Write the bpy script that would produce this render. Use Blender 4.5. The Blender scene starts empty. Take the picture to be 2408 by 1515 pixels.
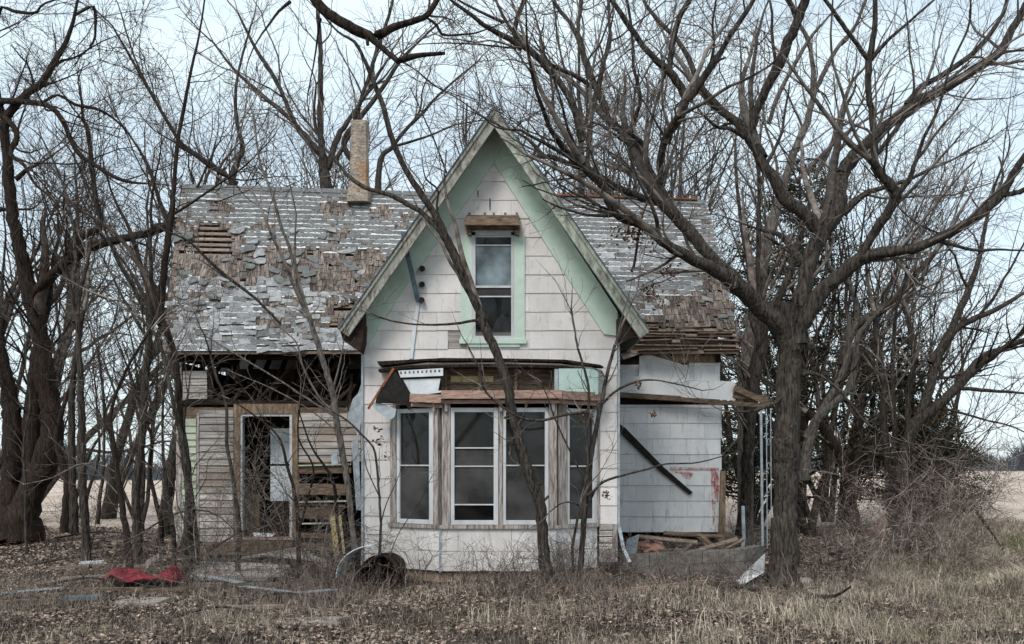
import bpy, math, random
import numpy as np
from mathutils import Vector
random.seed(7); R = math.radians
scene = bpy.context.scene
# ------------------------------------------------------------------ camera, sky, sun, exposure
FX, CX, HY, EYE = 2340.6, 1204.0, 1085.0, 1.7       # focal length and horizon on a 2408 px wide frame
cam = bpy.data.objects.new('camera', bpy.data.cameras.new('camera')); scene.collection.objects.link(cam)
cam.location = (0, 0, EYE); cam.rotation_euler = (R(90), 0, 0)
cam.data.sensor_width = 36; cam.data.lens = 35.0; cam.data.shift_y = 0.136
cam.data.clip_start = 0.1; cam.data.clip_end = 2000; scene.camera = cam
w = bpy.data.worlds.new('World'); scene.world = w; w.use_nodes = True
nt = w.node_tree; nt.nodes.clear()
N = nt.nodes.new; L = nt.links.new
out = N('ShaderNodeOutputWorld'); bg = N('ShaderNodeBackground'); sky = N('ShaderNodeTexSky')
SUN_EL, SUN_AZ = 48, 205                              # the sun stands behind the camera, a little to the left
sky.sky_type = 'NISHITA'; sky.sun_disc = False; sky.sun_elevation = R(SUN_EL); sky.sun_rotation = R(SUN_AZ)
sky.air_density = 1.0; sky.dust_density = 1.0
tc = N('ShaderNodeTexCoord'); mp = N('ShaderNodeMapping'); mp.inputs['Scale'].default_value = (1.2, 1.2, 4.5)
no = N('ShaderNodeTexNoise'); no.inputs['Scale'].default_value = 1.6; no.inputs['Detail'].default_value = 6
cr = N('ShaderNodeValToRGB'); cr.color_ramp.elements[0].position = 0.3; cr.color_ramp.elements[0].color = (.5,.5,.5,1)
cr.color_ramp.elements[1].position = 0.62; cr.color_ramp.elements[1].color = (.93,.93,.93,1)
mx = N('ShaderNodeMix'); mx.data_type = 'RGBA'; mx.inputs['B'].default_value = (6.9, 8.1, 8.7, 1)
L(tc.outputs['Generated'], mp.inputs['Vector']); L(mp.outputs[0], no.inputs['Vector']); L(no.outputs['Fac'], cr.inputs[0])
L(cr.outputs[0], mx.inputs['Factor']); L(sky.outputs[0], mx.inputs['A']); L(mx.outputs['Result'], bg.inputs['Color'])
bg.inputs['Strength'].default_value = 0.1; L(bg.outputs[0], out.inputs[0])
sd = bpy.data.lights.new('sun', 'SUN'); sd.energy = 1.75; sd.angle = R(20); sd.color = (1.0, .965, .93)
sun = bpy.data.objects.new('sun', sd); scene.collection.objects.link(sun)
# sky azimuth is measured clockwise from +Y
az = R(SUN_AZ); el = R(SUN_EL); sv = Vector((math.sin(az)*math.cos(el), math.cos(az)*math.cos(el), math.sin(el)))
sun.rotation_euler = sv.to_track_quat('Z', 'Y').to_euler(); sun.location = sv*60
scene.view_settings.view_transform = 'Standard'; scene.view_settings.look = 'None'
scene.view_settings.exposure = 0.5; scene.view_settings.gamma = 1.0
scene.render.engine = 'CYCLES'; scene.cycles.max_bounces = 5; scene.cycles.transparent_max_bounces = 8
C = scene.collection
# ------------------------------------------------------------------ small helpers
def gx(x, d): return (x-CX)/FX*d
def gz(y, d): return EYE-(y-HY)/FX*d
def W(x, y, d): return np.array((gx(x, d), d, gz(y, d)))
def prop(o, label=None, cat=None, group=None, kind=None):
    if label: o['label'] = label
    if cat: o['category'] = cat
    if group: o['group'] = group
    if kind: o['kind'] = kind
    return o
def thing(name, label, cat, loc=(0,0,0), group=None):
    o = bpy.data.objects.new(name, None); C.objects.link(o); o.location = loc; o.empty_display_size = .2
    return prop(o, label, cat, group)
def link(name, me, mat, parent=None):
    o = bpy.data.objects.new(name, me); C.objects.link(o)
    if mat and not me.materials: me.materials.append(mat)
    if parent:
        o.parent = parent; l = parent
        off = Vector((0,0,0))
        while l: off += l.location; l = l.parent
        o.location = -off                              # meshes are written in world coordinates
    return o
class MB:
    def __init__(s): s.v = []; s.f = []
    def add(s, vs, fs):
        b = len(s.v); s.v += [tuple(map(float, q)) for q in vs]; s.f += [tuple(b+i for i in f) for f in fs]
    def hexa(s, a):                                    # 8 corners: bottom ring then top ring
        s.add(a, [(0,3,2,1),(4,5,6,7),(0,1,5,4),(1,2,6,5),(2,3,7,6),(3,0,4,7)])
    def prism(s, poly, n):                             # poly: 3-D points, extruded by vector n
        k = len(poly); n = np.array(n, float); p = [np.array(q, float) for q in poly]
        s.add(p+[q+n for q in p], [tuple(range(k)), tuple(range(2*k-1, k-1, -1))]+[(i, i+k, (i+1)%k+k, (i+1)%k) for i in range(k)])
    def slab(s, pts, d, t=.02):                        # outline given on the facade plane at depth d, t thick
        s.prism([W(x, y, d) for x, y in pts], (0, t, 0))
    def rect(s, x0, y0, x1, y1, d, t=.02): s.slab([(x0,y0),(x1,y0),(x1,y1),(x0,y1)], d, t)
    def beam(s, a, b, wd, ht, up=(0,0,1)):             # bar from a to b
        a = np.array(a, float); b = np.array(b, float); t = b-a; t /= np.linalg.norm(t)
        sd_ = np.cross(t, up); sd_ /= np.linalg.norm(sd_); u = np.cross(sd_, t)
        q = [(-1,-1),(1,-1),(1,1),(-1,1)]
        s.hexa([a+sd_*i*wd/2+u*j*ht/2 for i, j in q]+[b+sd_*i*wd/2+u*j*ht/2 for i, j in q])
    def build(s, name, mat, parent=None, bevel=0):
        me = bpy.data.meshes.new(name); me.from_pydata(s.v, [], s.f); me.update()
        o = link(name, me, mat, parent)
        if bevel:
            m = o.modifiers.new('bevel', 'BEVEL'); m.width = bevel; m.segments = 1; m.limit_method = 'ANGLE'
        return o
def mesh_arrays(name, V, F, smooth=False):
    me = bpy.data.meshes.new(name); V = np.asarray(V, np.float32); F = np.asarray(F, np.int32); k = F.shape[1]
    me.vertices.add(len(V)); me.vertices.foreach_set('co', V.ravel())
    me.loops.add(F.size); me.loops.foreach_set('vertex_index', F.ravel())
    me.polygons.add(len(F)); me.polygons.foreach_set('loop_start', np.arange(0, F.size, k, dtype=np.int32))
    if smooth: me.polygons.foreach_set('use_smooth', np.ones(len(F), bool))
    me.update(calc_edges=True); return me
# ------------------------------------------------------------------ materials
def mat(name, c1, c2, scale=4, stretch=(1,1,1), rough=.85, bump=.3, island=.0, c3=None, det=6, lo=.35, hi=.65, metal=0, bscale=None, spec=.2, extra=None):
    m = bpy.data.materials.new(name); m.use_nodes = True; t = m.node_tree; b = t.nodes['Principled BSDF']
    n = t.nodes.new; l = t.links.new
    g = n('ShaderNodeNewGeometry'); mp = n('ShaderNodeMapping'); mp.inputs['Scale'].default_value = stretch
    l(g.outputs['Position'], mp.inputs['Vector'])
    x = n('ShaderNodeTexNoise'); x.inputs['Scale'].default_value = scale; x.inputs['Detail'].default_value = det; x.inputs['Roughness'].default_value = .65
    l(mp.outputs[0], x.inputs['Vector'])
    r = n('ShaderNodeValToRGB'); e = r.color_ramp.elements
    e[0].position = lo; e[0].color = (*c1, 1); e[1].position = hi; e[1].color = (*c2, 1)
    l(x.outputs['Fac'], r.inputs[0]); col = r.outputs[0]
    if c3:                                             # large blotches of a third colour
        y = n('ShaderNodeTexNoise'); y.inputs['Scale'].default_value = scale*.22; y.inputs['Detail'].default_value = 5
        l(g.outputs['Position'], y.inputs['Vector'])
        rr = n('ShaderNodeValToRGB'); rr.color_ramp.elements[0].position = .52; rr.color_ramp.elements[1].position = .68
        l(y.outputs['Fac'], rr.inputs[0]); mm = n('ShaderNodeMix'); mm.data_type = 'RGBA'
        l(rr.outputs[0], mm.inputs['Factor']); l(col, mm.inputs['A']); mm.inputs['B'].default_value = (*c3, 1); col = mm.outputs['Result']
    if island:
        mr = n('ShaderNodeMapRange'); mr.inputs['To Min'].default_value = 1-island; mr.inputs['To Max'].default_value = 1+island
        l(g.outputs['Random Per Island'], mr.inputs[0]); mu = n('ShaderNodeVectorMath'); mu.operation = 'SCALE'
        l(col, mu.inputs[0]); l(mr.outputs[0], mu.inputs['Scale']); col = mu.outputs[0]
    if extra: col = extra(t, g, col)
    l(col, b.inputs['Base Color'])
    b.inputs['Roughness'].default_value = rough; b.inputs['Metallic'].default_value = metal; b.inputs['Specular IOR Level'].default_value = spec
    if bump:
        z = x
        if bscale:
            z = n('ShaderNodeTexNoise'); z.inputs['Scale'].default_value = bscale; z.inputs['Detail'].default_value = 8; l(mp.outputs[0], z.inputs['Vector'])
        bp = n('ShaderNodeBump'); bp.inputs['Strength'].default_value = bump; bp.inputs['Distance'].default_value = .05 if bump == 1.0 else .02
        l(z.outputs['Fac'], bp.inputs['Height']); l(bp.outputs[0], b.inputs['Normal'])
    return m
def speckle(c, scale, lo, hi, stretch=(1,1,1)):
    def f(t, g, col):
        n = t.nodes.new; l = t.links.new
        mp = n('ShaderNodeMapping'); mp.inputs['Scale'].default_value = stretch; l(g.outputs['Position'], mp.inputs['Vector'])
        x = n('ShaderNodeTexNoise'); x.inputs['Scale'].default_value = scale; x.inputs['Detail'].default_value = 9; x.inputs['Roughness'].default_value = .75
        l(mp.outputs[0], x.inputs['Vector']); r = n('ShaderNodeValToRGB'); r.color_ramp.elements[0].position = lo; r.color_ramp.elements[1].position = hi
        l(x.outputs['Fac'], r.inputs[0]); mm = n('ShaderNodeMix'); mm.data_type = 'RGBA'
        l(r.outputs[0], mm.inputs['Factor']); l(col, mm.inputs['A']); mm.inputs['B'].default_value = (*c, 1); return mm.outputs['Result']
    return f
M = {}
M['siding'] = mat('white asbestos siding', (.69,.64,.605), (.81,.765,.735), 3, (1,1,.6), island=.06, bump=.25, bscale=60, extra=speckle((.26,.21,.17), 9, .565, .80, (1.2,1,.3)))
M['siding2'] = mat('grey white siding', (.66,.655,.645), (.79,.785,.78), 3, (1,1,.5), island=.07, bump=.25, bscale=60, extra=speckle((.28,.25,.22), 9, .55, .78, (1.5,1,.22)))
M['green'] = mat('pale green paint', (.54,.65,.55), (.64,.74,.65), 5, island=.04, bump=.15, bscale=70, extra=speckle((.35,.22,.12), 9, .66, .76))
M['greenold'] = mat('weathered green trim', (.17,.17,.14), (.50,.53,.44), 8, (1.6,1,.7), bump=.5, c3=(.42,.40,.34), island=.2)
M['barge'] = mat('weathered bargeboard wood', (.10,.09,.078), (.42,.40,.35), 9, (2.2,2,.8), bump=.6, c3=(.30,.30,.25), island=.2)
M['clap'] = mat('weathered clapboard', (.15,.125,.11), (.60,.56,.52), 5, (.35,2,16), bump=.5, island=.3, c3=(.30,.23,.18))
M['clapgreen'] = mat('pale green clapboard', (.36,.38,.28), (.58,.64,.50), 5, (.35,2,14), bump=.4, island=.15, c3=(.40,.34,.28))
M['wood'] = mat('bare brown wood', (.07,.045,.03), (.24,.17,.12), 7, (1,1,5), bump=.6, island=.25)
M['woodv'] = mat('weathered post wood', (.13,.10,.085), (.58,.52,.48), 7, (6,6,.5), bump=.6, island=.15, extra=speckle((.08,.04,.025), 5, .56, .70, (5,5,.5)))
M['redwood'] = mat('raw reddish header wood', (.22,.13,.10), (.50,.34,.27), 8, (.8,2,8), bump=.5, island=.15)
M['ochre'] = mat('ochre door casing', (.12,.08,.05), (.32,.23,.155), 6, (3,3,.8), bump=.5, island=.15)
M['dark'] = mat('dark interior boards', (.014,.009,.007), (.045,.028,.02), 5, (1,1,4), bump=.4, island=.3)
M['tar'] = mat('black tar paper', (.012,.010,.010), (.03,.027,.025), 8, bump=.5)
M['ashp'] = mat('grey asphalt shingle', (.12,.12,.118), (.215,.215,.21), 14, island=.14, bump=.4, bscale=120, extra=speckle((.36,.36,.355), 7, .60, .76))
M['ashpl'] = mat('pale asphalt shingle', (.22,.22,.22), (.38,.38,.38), 10, island=.25, bump=.4, bscale=120, extra=speckle((.16,.155,.15), 8, .58, .72))
M['strip'] = mat('pale shingle underlap', (.52,.52,.52), (.74,.74,.74), 12, island=.12, bump=.2)
M['shake'] = mat('weathered cedar shakes', (.045,.034,.028), (.30,.245,.21), 11, (4,1,.5), island=.45, bump=.8, c3=(.11,.08,.062), extra=speckle((.035,.026,.022), 16, .55, .68, (5,1,.4)))
M['slat'] = mat('roof lath', (.14,.10,.075), (.34,.26,.21), 8, (.6,2,5), island=.25, bump=.5)
M['stucco'] = mat('stained chimney render', (.24,.19,.15), (.46,.38,.31), 7, bump=1.0, bscale=22, c3=(.38,.23,.12), extra=speckle((.10,.08,.065), 9, .54, .66))
M['frame'] = mat('chalky white window frame', (.50,.50,.50), (.66,.66,.67), 6, (1,1,.3), bump=.15, island=.04, extra=speckle((.30,.28,.27), 9, .62, .78, (3,3,.3)))
M['alu'] = mat('galvanised metal', (.30,.34,.37), (.52,.57,.60), 8, bump=.25, rough=.5, metal=.3, extra=speckle((.20,.07,.03), 6, .63, .72))
M['bluemetal'] = mat('blue grey metal edge', (.07,.11,.14), (.16,.22,.26), 8, bump=.2, rough=.55)
M['whitemetal'] = mat('white painted metal', (.58,.62,.64), (.74,.78,.80), 5, bump=.2, rough=.5, extra=speckle((.25,.10,.05), 7, .64, .70))
M['rust'] = mat('rusted metal', (.16,.05,.02), (.36,.14,.07), 10, bump=.5)
M['rustdark'] = mat('rusty blackened steel', (.008,.007,.006), (.10,.045,.025), 9, bump=.4, lo=.45, hi=.75)
M['mint'] = mat('mint metal panel', (.44,.58,.52), (.54,.68,.62), 4, bump=.1, rough=.5, extra=speckle((.34,.16,.08), 6, .66, .72))
M['yellow'] = mat('yellowed board', (.40,.30,.14), (.60,.50,.28), 6, bump=.3, extra=speckle((.12,.08,.04), 7, .56, .68))
M['stone'] = mat('foundation stone', (.20,.14,.10), (.42,.32,.24), 6, island=.25, bump=.7)
M['block'] = mat('grey cinder block', (.13,.12,.11), (.24,.22,.20), 9, island=.12, bump=.5, bscale=60, extra=speckle((.07,.065,.055), 4, .5, .7))
M['concrete'] = mat('worn concrete', (.22,.19,.17), (.38,.34,.30), 8, bump=.5, bscale=50)
M['red'] = mat('red cloth', (.12,.018,.022), (.36,.05,.065), 7, bump=.6)
M['insul'] = mat('pink insulation', (.34,.17,.13), (.58,.36,.28), 9, bump=.8)
M['bark'] = mat('grey brown bark', (.008,.006,.005), (.10,.083,.07), 11, (3,3,.5), bump=1.0, rough=.95, bscale=9, extra=speckle((.30,.27,.24), 22, .60, .70, (2,2,.7)))
M['barkd'] = mat('dark furrowed bark', (.006,.004,.003), (.055,.038,.03), 9, (4,4,.4), bump=1.0, rough=.95, bscale=8)
M['barkg'] = mat('pale grey bark', (.05,.042,.036), (.22,.19,.165), 11, (3,3,.7), bscale=10, bump=1.0, rough=.95)
M['twig'] = mat('grey twig bark', (.035,.028,.023), (.24,.20,.175), 6, island=.6, bump=0)
M['twigd'] = mat('dark twig bark', (.014,.010,.008), (.085,.063,.052), 6, island=.5, bump=0)
M['twigb'] = mat('brown brush stems', (.02,.014,.011), (.36,.285,.24), 8, lo=.38, hi=.60, island=.65, bump=0)
M['leafd'] = mat('dead brown leaf', (.05,.022,.014), (.20,.10,.065), 20, island=.5, bump=0)
M['litter'] = mat('leaf litter', (.02,.012,.009), (.50,.38,.30), 18, island=.7, bump=0)
M['grass'] = mat('dry straw grass', (.16,.125,.09), (.62,.53,.42), 3, island=.45, bump=0, c3=(.17,.17,.08))
M['cedar'] = mat('dark cedar foliage', (.012,.014,.008), (.06,.058,.028), 3, island=.6, bump=0, c3=(.085,.055,.028))
def glass_mat(name, col, rough=.25, alpha=None):
    m = bpy.data.materials.new(name); m.use_nodes = True; t = m.node_tree; b = t.nodes['Principled BSDF']
    n = t.nodes.new; l = t.links.new
    g = n('ShaderNodeNewGeometry'); x = n('ShaderNodeTexNoise'); x.inputs['Scale'].default_value = 2.2; x.inputs['Detail'].default_value = 7
    l(g.outputs['Position'], x.inputs['Vector']); r = n('ShaderNodeValToRGB'); e = r.color_ramp.elements
    e[0].position = .40; e[0].color = (*[c*.30 for c in col], 1); e[1].position = .66; e[1].color = (*[c*1.35 for c in col], 1)
    l(x.outputs['Fac'], r.inputs[0]); l(r.outputs[0], b.inputs['Base Color']); b.inputs['Roughness'].default_value = rough
    b.inputs['Specular IOR Level'].default_value = .5
    if alpha is not None: b.inputs['Alpha'].default_value = alpha
    return m
M['glass'] = glass_mat('dusty dark window glass', (.022,.020,.019), .04, .6)
M['screen'] = glass_mat('dusty insect screen', (.062,.058,.056), .8, .86)
M['glassblue'] = glass_mat('dusty bluish pane', (.20,.25,.27), .3)  # opaque pale blue, mottled by noise
# ------------------------------------------------------------------ ground
def hgt(x, y):
    return .035*np.sin(x*.9+y*.5)+.03*np.sin(x*2.3-y*1.7)+.02*np.sin(x*4.1+y*3.3)
def ground():
    xs = np.concatenate([-np.geomspace(900, 12, 26), np.linspace(-11, 11, 150), np.geomspace(12, 900, 26)])
    ys = np.concatenate([np.linspace(-14, 5, 24), np.linspace(5.2, 24, 150), np.geomspace(25, 1300, 40)])
    X, Y = np.meshgrid(xs, ys); fade = np.clip(1-(Y-20)/60, 0, 1)
    Z = hgt(X, Y)*fade - .04 - np.clip((Y-35)/115, 0, 1)*np.clip((-X)/40, 0, 1)*1.6
    V = np.stack([X, Y, Z], -1).reshape(-1, 3); nx = len(xs); i = np.arange(len(ys)-1)[:, None]*nx+np.arange(nx-1)[None]
    F = np.stack([i, i+1, i+nx+1, i+nx], -1).reshape(-1, 4)
    m = bpy.data.materials.new('leaf strewn soil and straw field'); m.use_nodes = True; t = m.node_tree; b = t.nodes['Principled BSDF']
    n = t.nodes.new; l = t.links.new; g = n('ShaderNodeNewGeometry'); sx = n('ShaderNodeSeparateXYZ'); l(g.outputs['Position'], sx.inputs[0])
    def noise(s, d=8, st=(1,1,1)):
        q = n('ShaderNodeMapping'); q.inputs['Scale'].default_value = st; l(g.outputs['Position'], q.inputs['Vector'])
        a = n('ShaderNodeTexNoise'); a.inputs['Scale'].default_value = s; a.inputs['Detail'].default_value = d; a.inputs['Roughness'].default_value = .7; l(q.outputs[0], a.inputs['Vector']); return a.outputs['Fac']
    def ramp(f, *st):
        r = n('ShaderNodeValToRGB'); e = r.color_ramp.elements
        while len(e) < len(st): e.new(.5)
        for k, (p, c) in enumerate(st): e[k].position = p; e[k].color = (*c, 1)
        l(f, r.inputs[0]); return r.outputs[0]
    near = ramp(noise(9), (.3,(.010,.007,.006)), (.5,(.04,.028,.022)), (.64,(.12,.09,.07)), (.78,(.30,.24,.20)))
    far = ramp(noise(.25, 10, (1,.25,1)), (.3,(.34,.25,.20)), (.5,(.50,.40,.33)), (.7,(.62,.53,.45)))
    mr = n('ShaderNodeMapRange'); mr.inputs['From Min'].default_value = 23; mr.inputs['From Max'].default_value = 30
    ad = n('ShaderNodeMath'); ad.operation = 'MULTIPLY_ADD'; l(noise(.8), ad.inputs[0]); ad.inputs[1].default_value = 6; l(sx.outputs[1], ad.inputs[2])
    l(ad.outputs[0], mr.inputs[0]); mm = n('ShaderNodeMix'); mm.data_type = 'RGBA'; l(mr.outputs[0], mm.inputs['Factor']); l(near, mm.inputs['A']); l(far, mm.inputs['B'])
    l(mm.outputs['Result'], b.inputs['Base Color']); b.inputs['Roughness'].default_value = .95; b.inputs['Specular IOR Level'].default_value = .1
    bp = n('ShaderNodeBump'); bp.inputs['Strength'].default_value = .8; bp.inputs['Distance'].default_value = .05; l(noise(14), bp.inputs['Height']); l(bp.outputs[0], b.inputs['Normal'])
    o = link('ground', mesh_arrays('ground', V, F, True), m); prop(o, 'brown leaf strewn yard running out to a pale straw field', 'ground', kind='structure')
ground()
# ------------------------------------------------------------------ the farmhouse
DG, DWG = 15.0, 17.2                                  # depth of the gable front and of the two wings
house = thing('farmhouse', 'derelict white farmhouse with a steep green trimmed gable and a ruined grey roof', 'house', (gx(1163, DG), DG, 0))
rnd = random.Random(3)
def siding(mb, d, x0, x1, y0, y1, pitch, width, skip=(), xl=None, xr=None, off=0, t=.008, jit=.6, sag=None, cut=()):
    """overlapping shingles on the facade plane at depth d: drawn row by row, each its own tilted plate"""
    y = y1; k = off
    while y > y0+2:
        yt = max(y-pitch, y0); L_ = x0 - (width*.5 if k % 2 else 0) - rnd.uniform(0, 3); k += 1
        while L_ < x1:
            a, b = max(L_, x0)+.22, min(L_+width, x1)-.22; L_ += width
            if b-a < 2: continue
            cxm, cym = (a+b)/2, (y+yt)/2
            for c_ in cut:
                if c_[1] < cym < c_[3]:
                    if a < c_[0] < b: b = c_[0]
                    elif a < c_[2] < b: a = c_[2]
                    elif c_[0] <= a and b <= c_[2]: b = a
            if b-a < 2 or any(q[0] < cxm < q[2] and q[1] < cym < q[3] for q in skip): continue
            q = []
            for (x, yy) in ((a, yt), (b, yt), (b, y), (a, y)):
                lo = xl(yy) if xl else x0; hi = xr(yy) if xr else x1
                q.append((min(max(x, lo), hi), yy))
            if q[2][0]-q[3][0] < 1.5 and q[1][0]-q[0][0] < 1.5: continue
            s = (sag((a+b)/2) if sag else 0)
            j1, j2 = rnd.uniform(-jit, jit), rnd.uniform(-jit, jit)
            pr = .012+rnd.uniform(0, .005)
            P_ = [W(q[0][0], q[0][1]+s, d-.003), W(q[1][0], q[1][1]+s, d-.003), W(q[2][0], q[2][1]-.4+j1+s, d-pr), W(q[3][0], q[3][1]-.4+j2+s, d-pr)]
            mb.hexa([P_[3], P_[2], P_[2]+np.array((0,t,0)), P_[3]+np.array((0,t,0)), P_[0], P_[1], P_[1]+np.array((0,t,0)), P_[0]+np.array((0,t,0))])
        y = yt
def lerp(a, b, t): return a+(b-a)*t
def linx(p, q): return lambda y: p[0]+(q[0]-p[0])*(y-p[1])/(q[1]-p[1])
# ---- gable front
gl = linx((1163, 300), (853, 748)); gr = linx((1163, 300), (1455, 742))
GL = lambda y: max(gl(y), 855); GR = lambda y: min(gr(y), 1451)
b = MB(); b.slab([(1163,296),(1332,553),(994,553)], DG+.012, .12); b.slab([(994,553),(1118,553),(1118,790),(855,790),(855,745)], DG+.012, .12); b.slab([(1202,553),(1332,553),(1455,740),(1455,790),(1202,790)], DG+.012, .12); b.rect(855,790,1455,835, DG+.012, .12)
for q in ((855,835,926,1345),(1404,835,1455,1232)): b.rect(*q, DG+.012, .12)
wall = b.build('front_wall', M['clap'], house)
b = MB()
siding(b, DG, 855, 1452, 300, 865, 43.8, 87, skip=((1280,818,1400,840),), cut=((1053,778,1098,820),(1112,548,1204,792)), xl=GL, xr=GR)
siding(b, DG, 855, 925, 865, 1345, 43.8, 90, xl=lambda y: 855, off=1)
siding(b, DG, 1406, 1452, 865, 1233, 43.8, 87)
b.build('siding', M['siding'], wall)
b = MB()
for k in range(3): b.rect(1052, 780+k*13.5, 1098, 792.5+k*13.5, DG-.002+.004*k, .01)
b.build('exposed_clapboard', M['clap'], house); b = MB()
for k in range(6): b.hexa([W(1409, 1246+k*15, DG-.02), W(1440, 1246+k*15, DG-.02), W(1440, 1246+k*15, DG), W(1409, 1246+k*15, DG), W(1409, 1233+k*15, DG-.006), W(1440, 1233+k*15, DG-.006), W(1440, 1233+k*15, DG), W(1409, 1233+k*15, DG)])
b.build('exposed_clapboard', M['clap'], house)
b = MB(); b.rect(1441, 1233, 1452, 1292, DG-.02, .05); b.rect(1409, 1290, 1452, 1322, DG-.03, .05); b.build('corner_board', M['woodv'], house)
b = MB(); b.beam(W(852.5, 770, DG-.02), W(852.5, 1345, DG-.02), .03, .05, (0,1,0)); b.beam(W(1455, 800, DG-.02), W(1455, 1240, DG-.02), .03, .03, (0,1,0))
b.beam(W(1456, 1240, DG-.02), W(1466, 1290, DG-.1), .05, .02, (0,1,0)); b.beam(W(1466, 1290, DG-.1), W(1481, 1322, DG-.2), .05, .02, (0,1,0))
b.build('corner_strip', M['alu'], house)
# frieze boards
b = MB(); b.slab([(1163,292),(1038,473),(868,716),(905,742),(1161,385)], DG-.036, .03)
b.build('frieze_board', M['green'], house)
b = MB(); b.slab([(892,690),(927,715),(905,748),(860,752),(860,735)], DG-.05, .03); b.build('frieze_board', M['green'], house)
b = MB(); b.slab([(856,748),(905,742),(880,790),(868,806),(857,806)], DG-.034, .02); b.build('frieze_board', M['green'], house)
b = MB(); b.slab([(1163.3,292),(1163.3,386),(1420,786),(1452,790),(1452,733)], DG-.036, .03)
b.build('frieze_board', M['green'], house)
b = MB(); b.slab([(857,768),(864,768),(862,806),(857,806)], DG-.042, .006); b.build('rust_patch', M['rust'], house)
# gable roof: two slopes from the front edge back into the main roof
DF = 14.5
apx, apz = gx(1163, DF), gz(252, DF)
eL = (gx(797, DF), gz(776, DF)); eR = (gx(1527, DF), gz(780, DF)); DB = 18.6
def slope(e, thick, y0, y1, inset=0):
    n = np.array((e[1]-apz, 0, apx-e[0])); n = n/np.linalg.norm(n)
    if n[2] > 0: n = -n
    A = np.array((apx, y0, apz)); B = np.array((e[0], y0, e[1])); u = (B-A)/np.linalg.norm(B-A); D_ = np.array((0, y1-y0, 0))
    top = lambda t_: A+n*t_-u*((n*t_)[0]/u[0])        # cut plumb at the apex so the two slopes meet
    return [top(inset), B+n*inset, B+n*(inset+thick), top(inset+thick)], D_
for e, nm in ((eL, 'gable_roof'), (eR, 'gable_roof')):
    b = MB(); p, D_ = slope(e, .035, DF+.005, DB); b.prism(p, D_)
    ro = b.build(nm, M['ashp'], house)
    b = MB(); p, D_ = slope(e, .012, DF-.018, DF+.3, -.004-.012); b.prism(p, D_); b.build('drip_edge', M['bluemetal'], ro)
    b = MB(); p, D_ = slope(e, .03, DF+.08, DB, .04); b.prism(p, D_); b.build('soffit', M['greenold'] if e is eL else M['green'], ro)
    bb = MB()                                          # bargeboard of three stepped mouldings
    for (i0, th, yy) in ((.0, .045, 0), (.045, .085, .022), (.13, .035, .004)):
        p, D_ = slope(e, th, DF+yy, DF+.075, i0); bb.prism(p, D_)
    bb.build('bargeboard', M['barge'] if e is eL else M['greenold'], house)
b = MB()                                              # boxed eave returns under the two feet of the gable
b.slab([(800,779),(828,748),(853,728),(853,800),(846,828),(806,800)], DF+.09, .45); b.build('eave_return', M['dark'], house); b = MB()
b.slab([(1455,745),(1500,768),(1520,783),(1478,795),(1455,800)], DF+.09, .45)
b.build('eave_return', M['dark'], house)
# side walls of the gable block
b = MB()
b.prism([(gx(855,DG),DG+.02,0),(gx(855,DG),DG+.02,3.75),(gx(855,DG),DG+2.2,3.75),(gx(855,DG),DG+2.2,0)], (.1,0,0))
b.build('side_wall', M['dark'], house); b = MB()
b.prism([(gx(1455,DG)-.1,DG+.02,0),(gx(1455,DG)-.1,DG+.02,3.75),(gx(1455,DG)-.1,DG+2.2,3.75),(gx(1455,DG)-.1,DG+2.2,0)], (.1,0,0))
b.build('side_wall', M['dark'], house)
# ---- upper window
win = thing('x', None, None); bpy.data.objects.remove(win)
def part_empty(name, loc):
    o = bpy.data.objects.new(name, None); C.objects.link(o); o.empty_display_size = .1; o.parent = house
    o.location = Vector(loc)-house.location; return o
uw = part_empty('upper_window', W(1158, 800, DG))
b = MB()
for (x0,y0,x1,y1) in ((1083,556,1109,800),(1208,556,1234,800)): b.rect(x0,y0,x1,y1, DG-.035, .03)
b.rect(1080, 797, 1238, 808, DG-.06, .05); b.rect(1098, 808, 1222, 816, DG-.04, .03)
b.build('casing', M['green'], uw)
b = MB()
for (x0,y0,x1,y1) in ((1109,546,1118,790),(1202,546,1208,790),(1109,540,1208,553),(1109,790,1208,797)): b.rect(x0,y0,x1,y1, DG-.045, .06)
for (y0,y1) in ((575.5,578.5),(672,677),(696,699)): b.rect(1118,y0,1202,y1, DG-.03, .03)
b.build('frame', M['frame'], uw)
b = MB(); b.rect(1118,553,1202,576, DG-.01, .006); b.build('pane', M['glass'], uw); b = MB(); b.rect(1118,698,1202,790, DG-.01, .006); b.build('pane', M['glass'], uw)
b = MB(); b.rect(1118,578,1202,672, DG-.012, .006); b.build('pane', M['glassblue'], uw)
b = MB(); b.rect(1118,677,1202,697, DG-.012, .006); b.build('screen', M['screen'], uw)
b = MB()                                              # crumpled paper behind the lower pane
pp = [W(1150,788,DG+.02), W(1168,752,DG+.05), W(1180,738,DG+.02), W(1196,760,DG+.05), W(1201,789,DG+.02), W(1176,770,DG+.005)]
b.add(pp, [(0,1,5),(1,2,5),(2,3,5),(3,4,5),(4,0,5)]); o = b.build('torn_paper', M['frame'], uw); s_ = o.modifiers.new('thick', 'SOLIDIFY'); s_.thickness = .004
b = MB(); b.hexa([W(1092,530,DG-.26), W(1224,530,DG-.26), W(1224,530,DG-.02), W(1092,530,DG-.02), W(1098,509,DG-.2), W(1220,509,DG-.2), W(1220,506,DG-.02), W(1098,506,DG-.02)])
b.rect(1096,530,1220,536, DG-.2, .18)
for x in (1097, 1211): b.slab([(x,534),(x+11,534),(x+11,552),(x+4,552),(x,546)], DG-.16, .14)
b.build('hood', M['wood'], uw)
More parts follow.
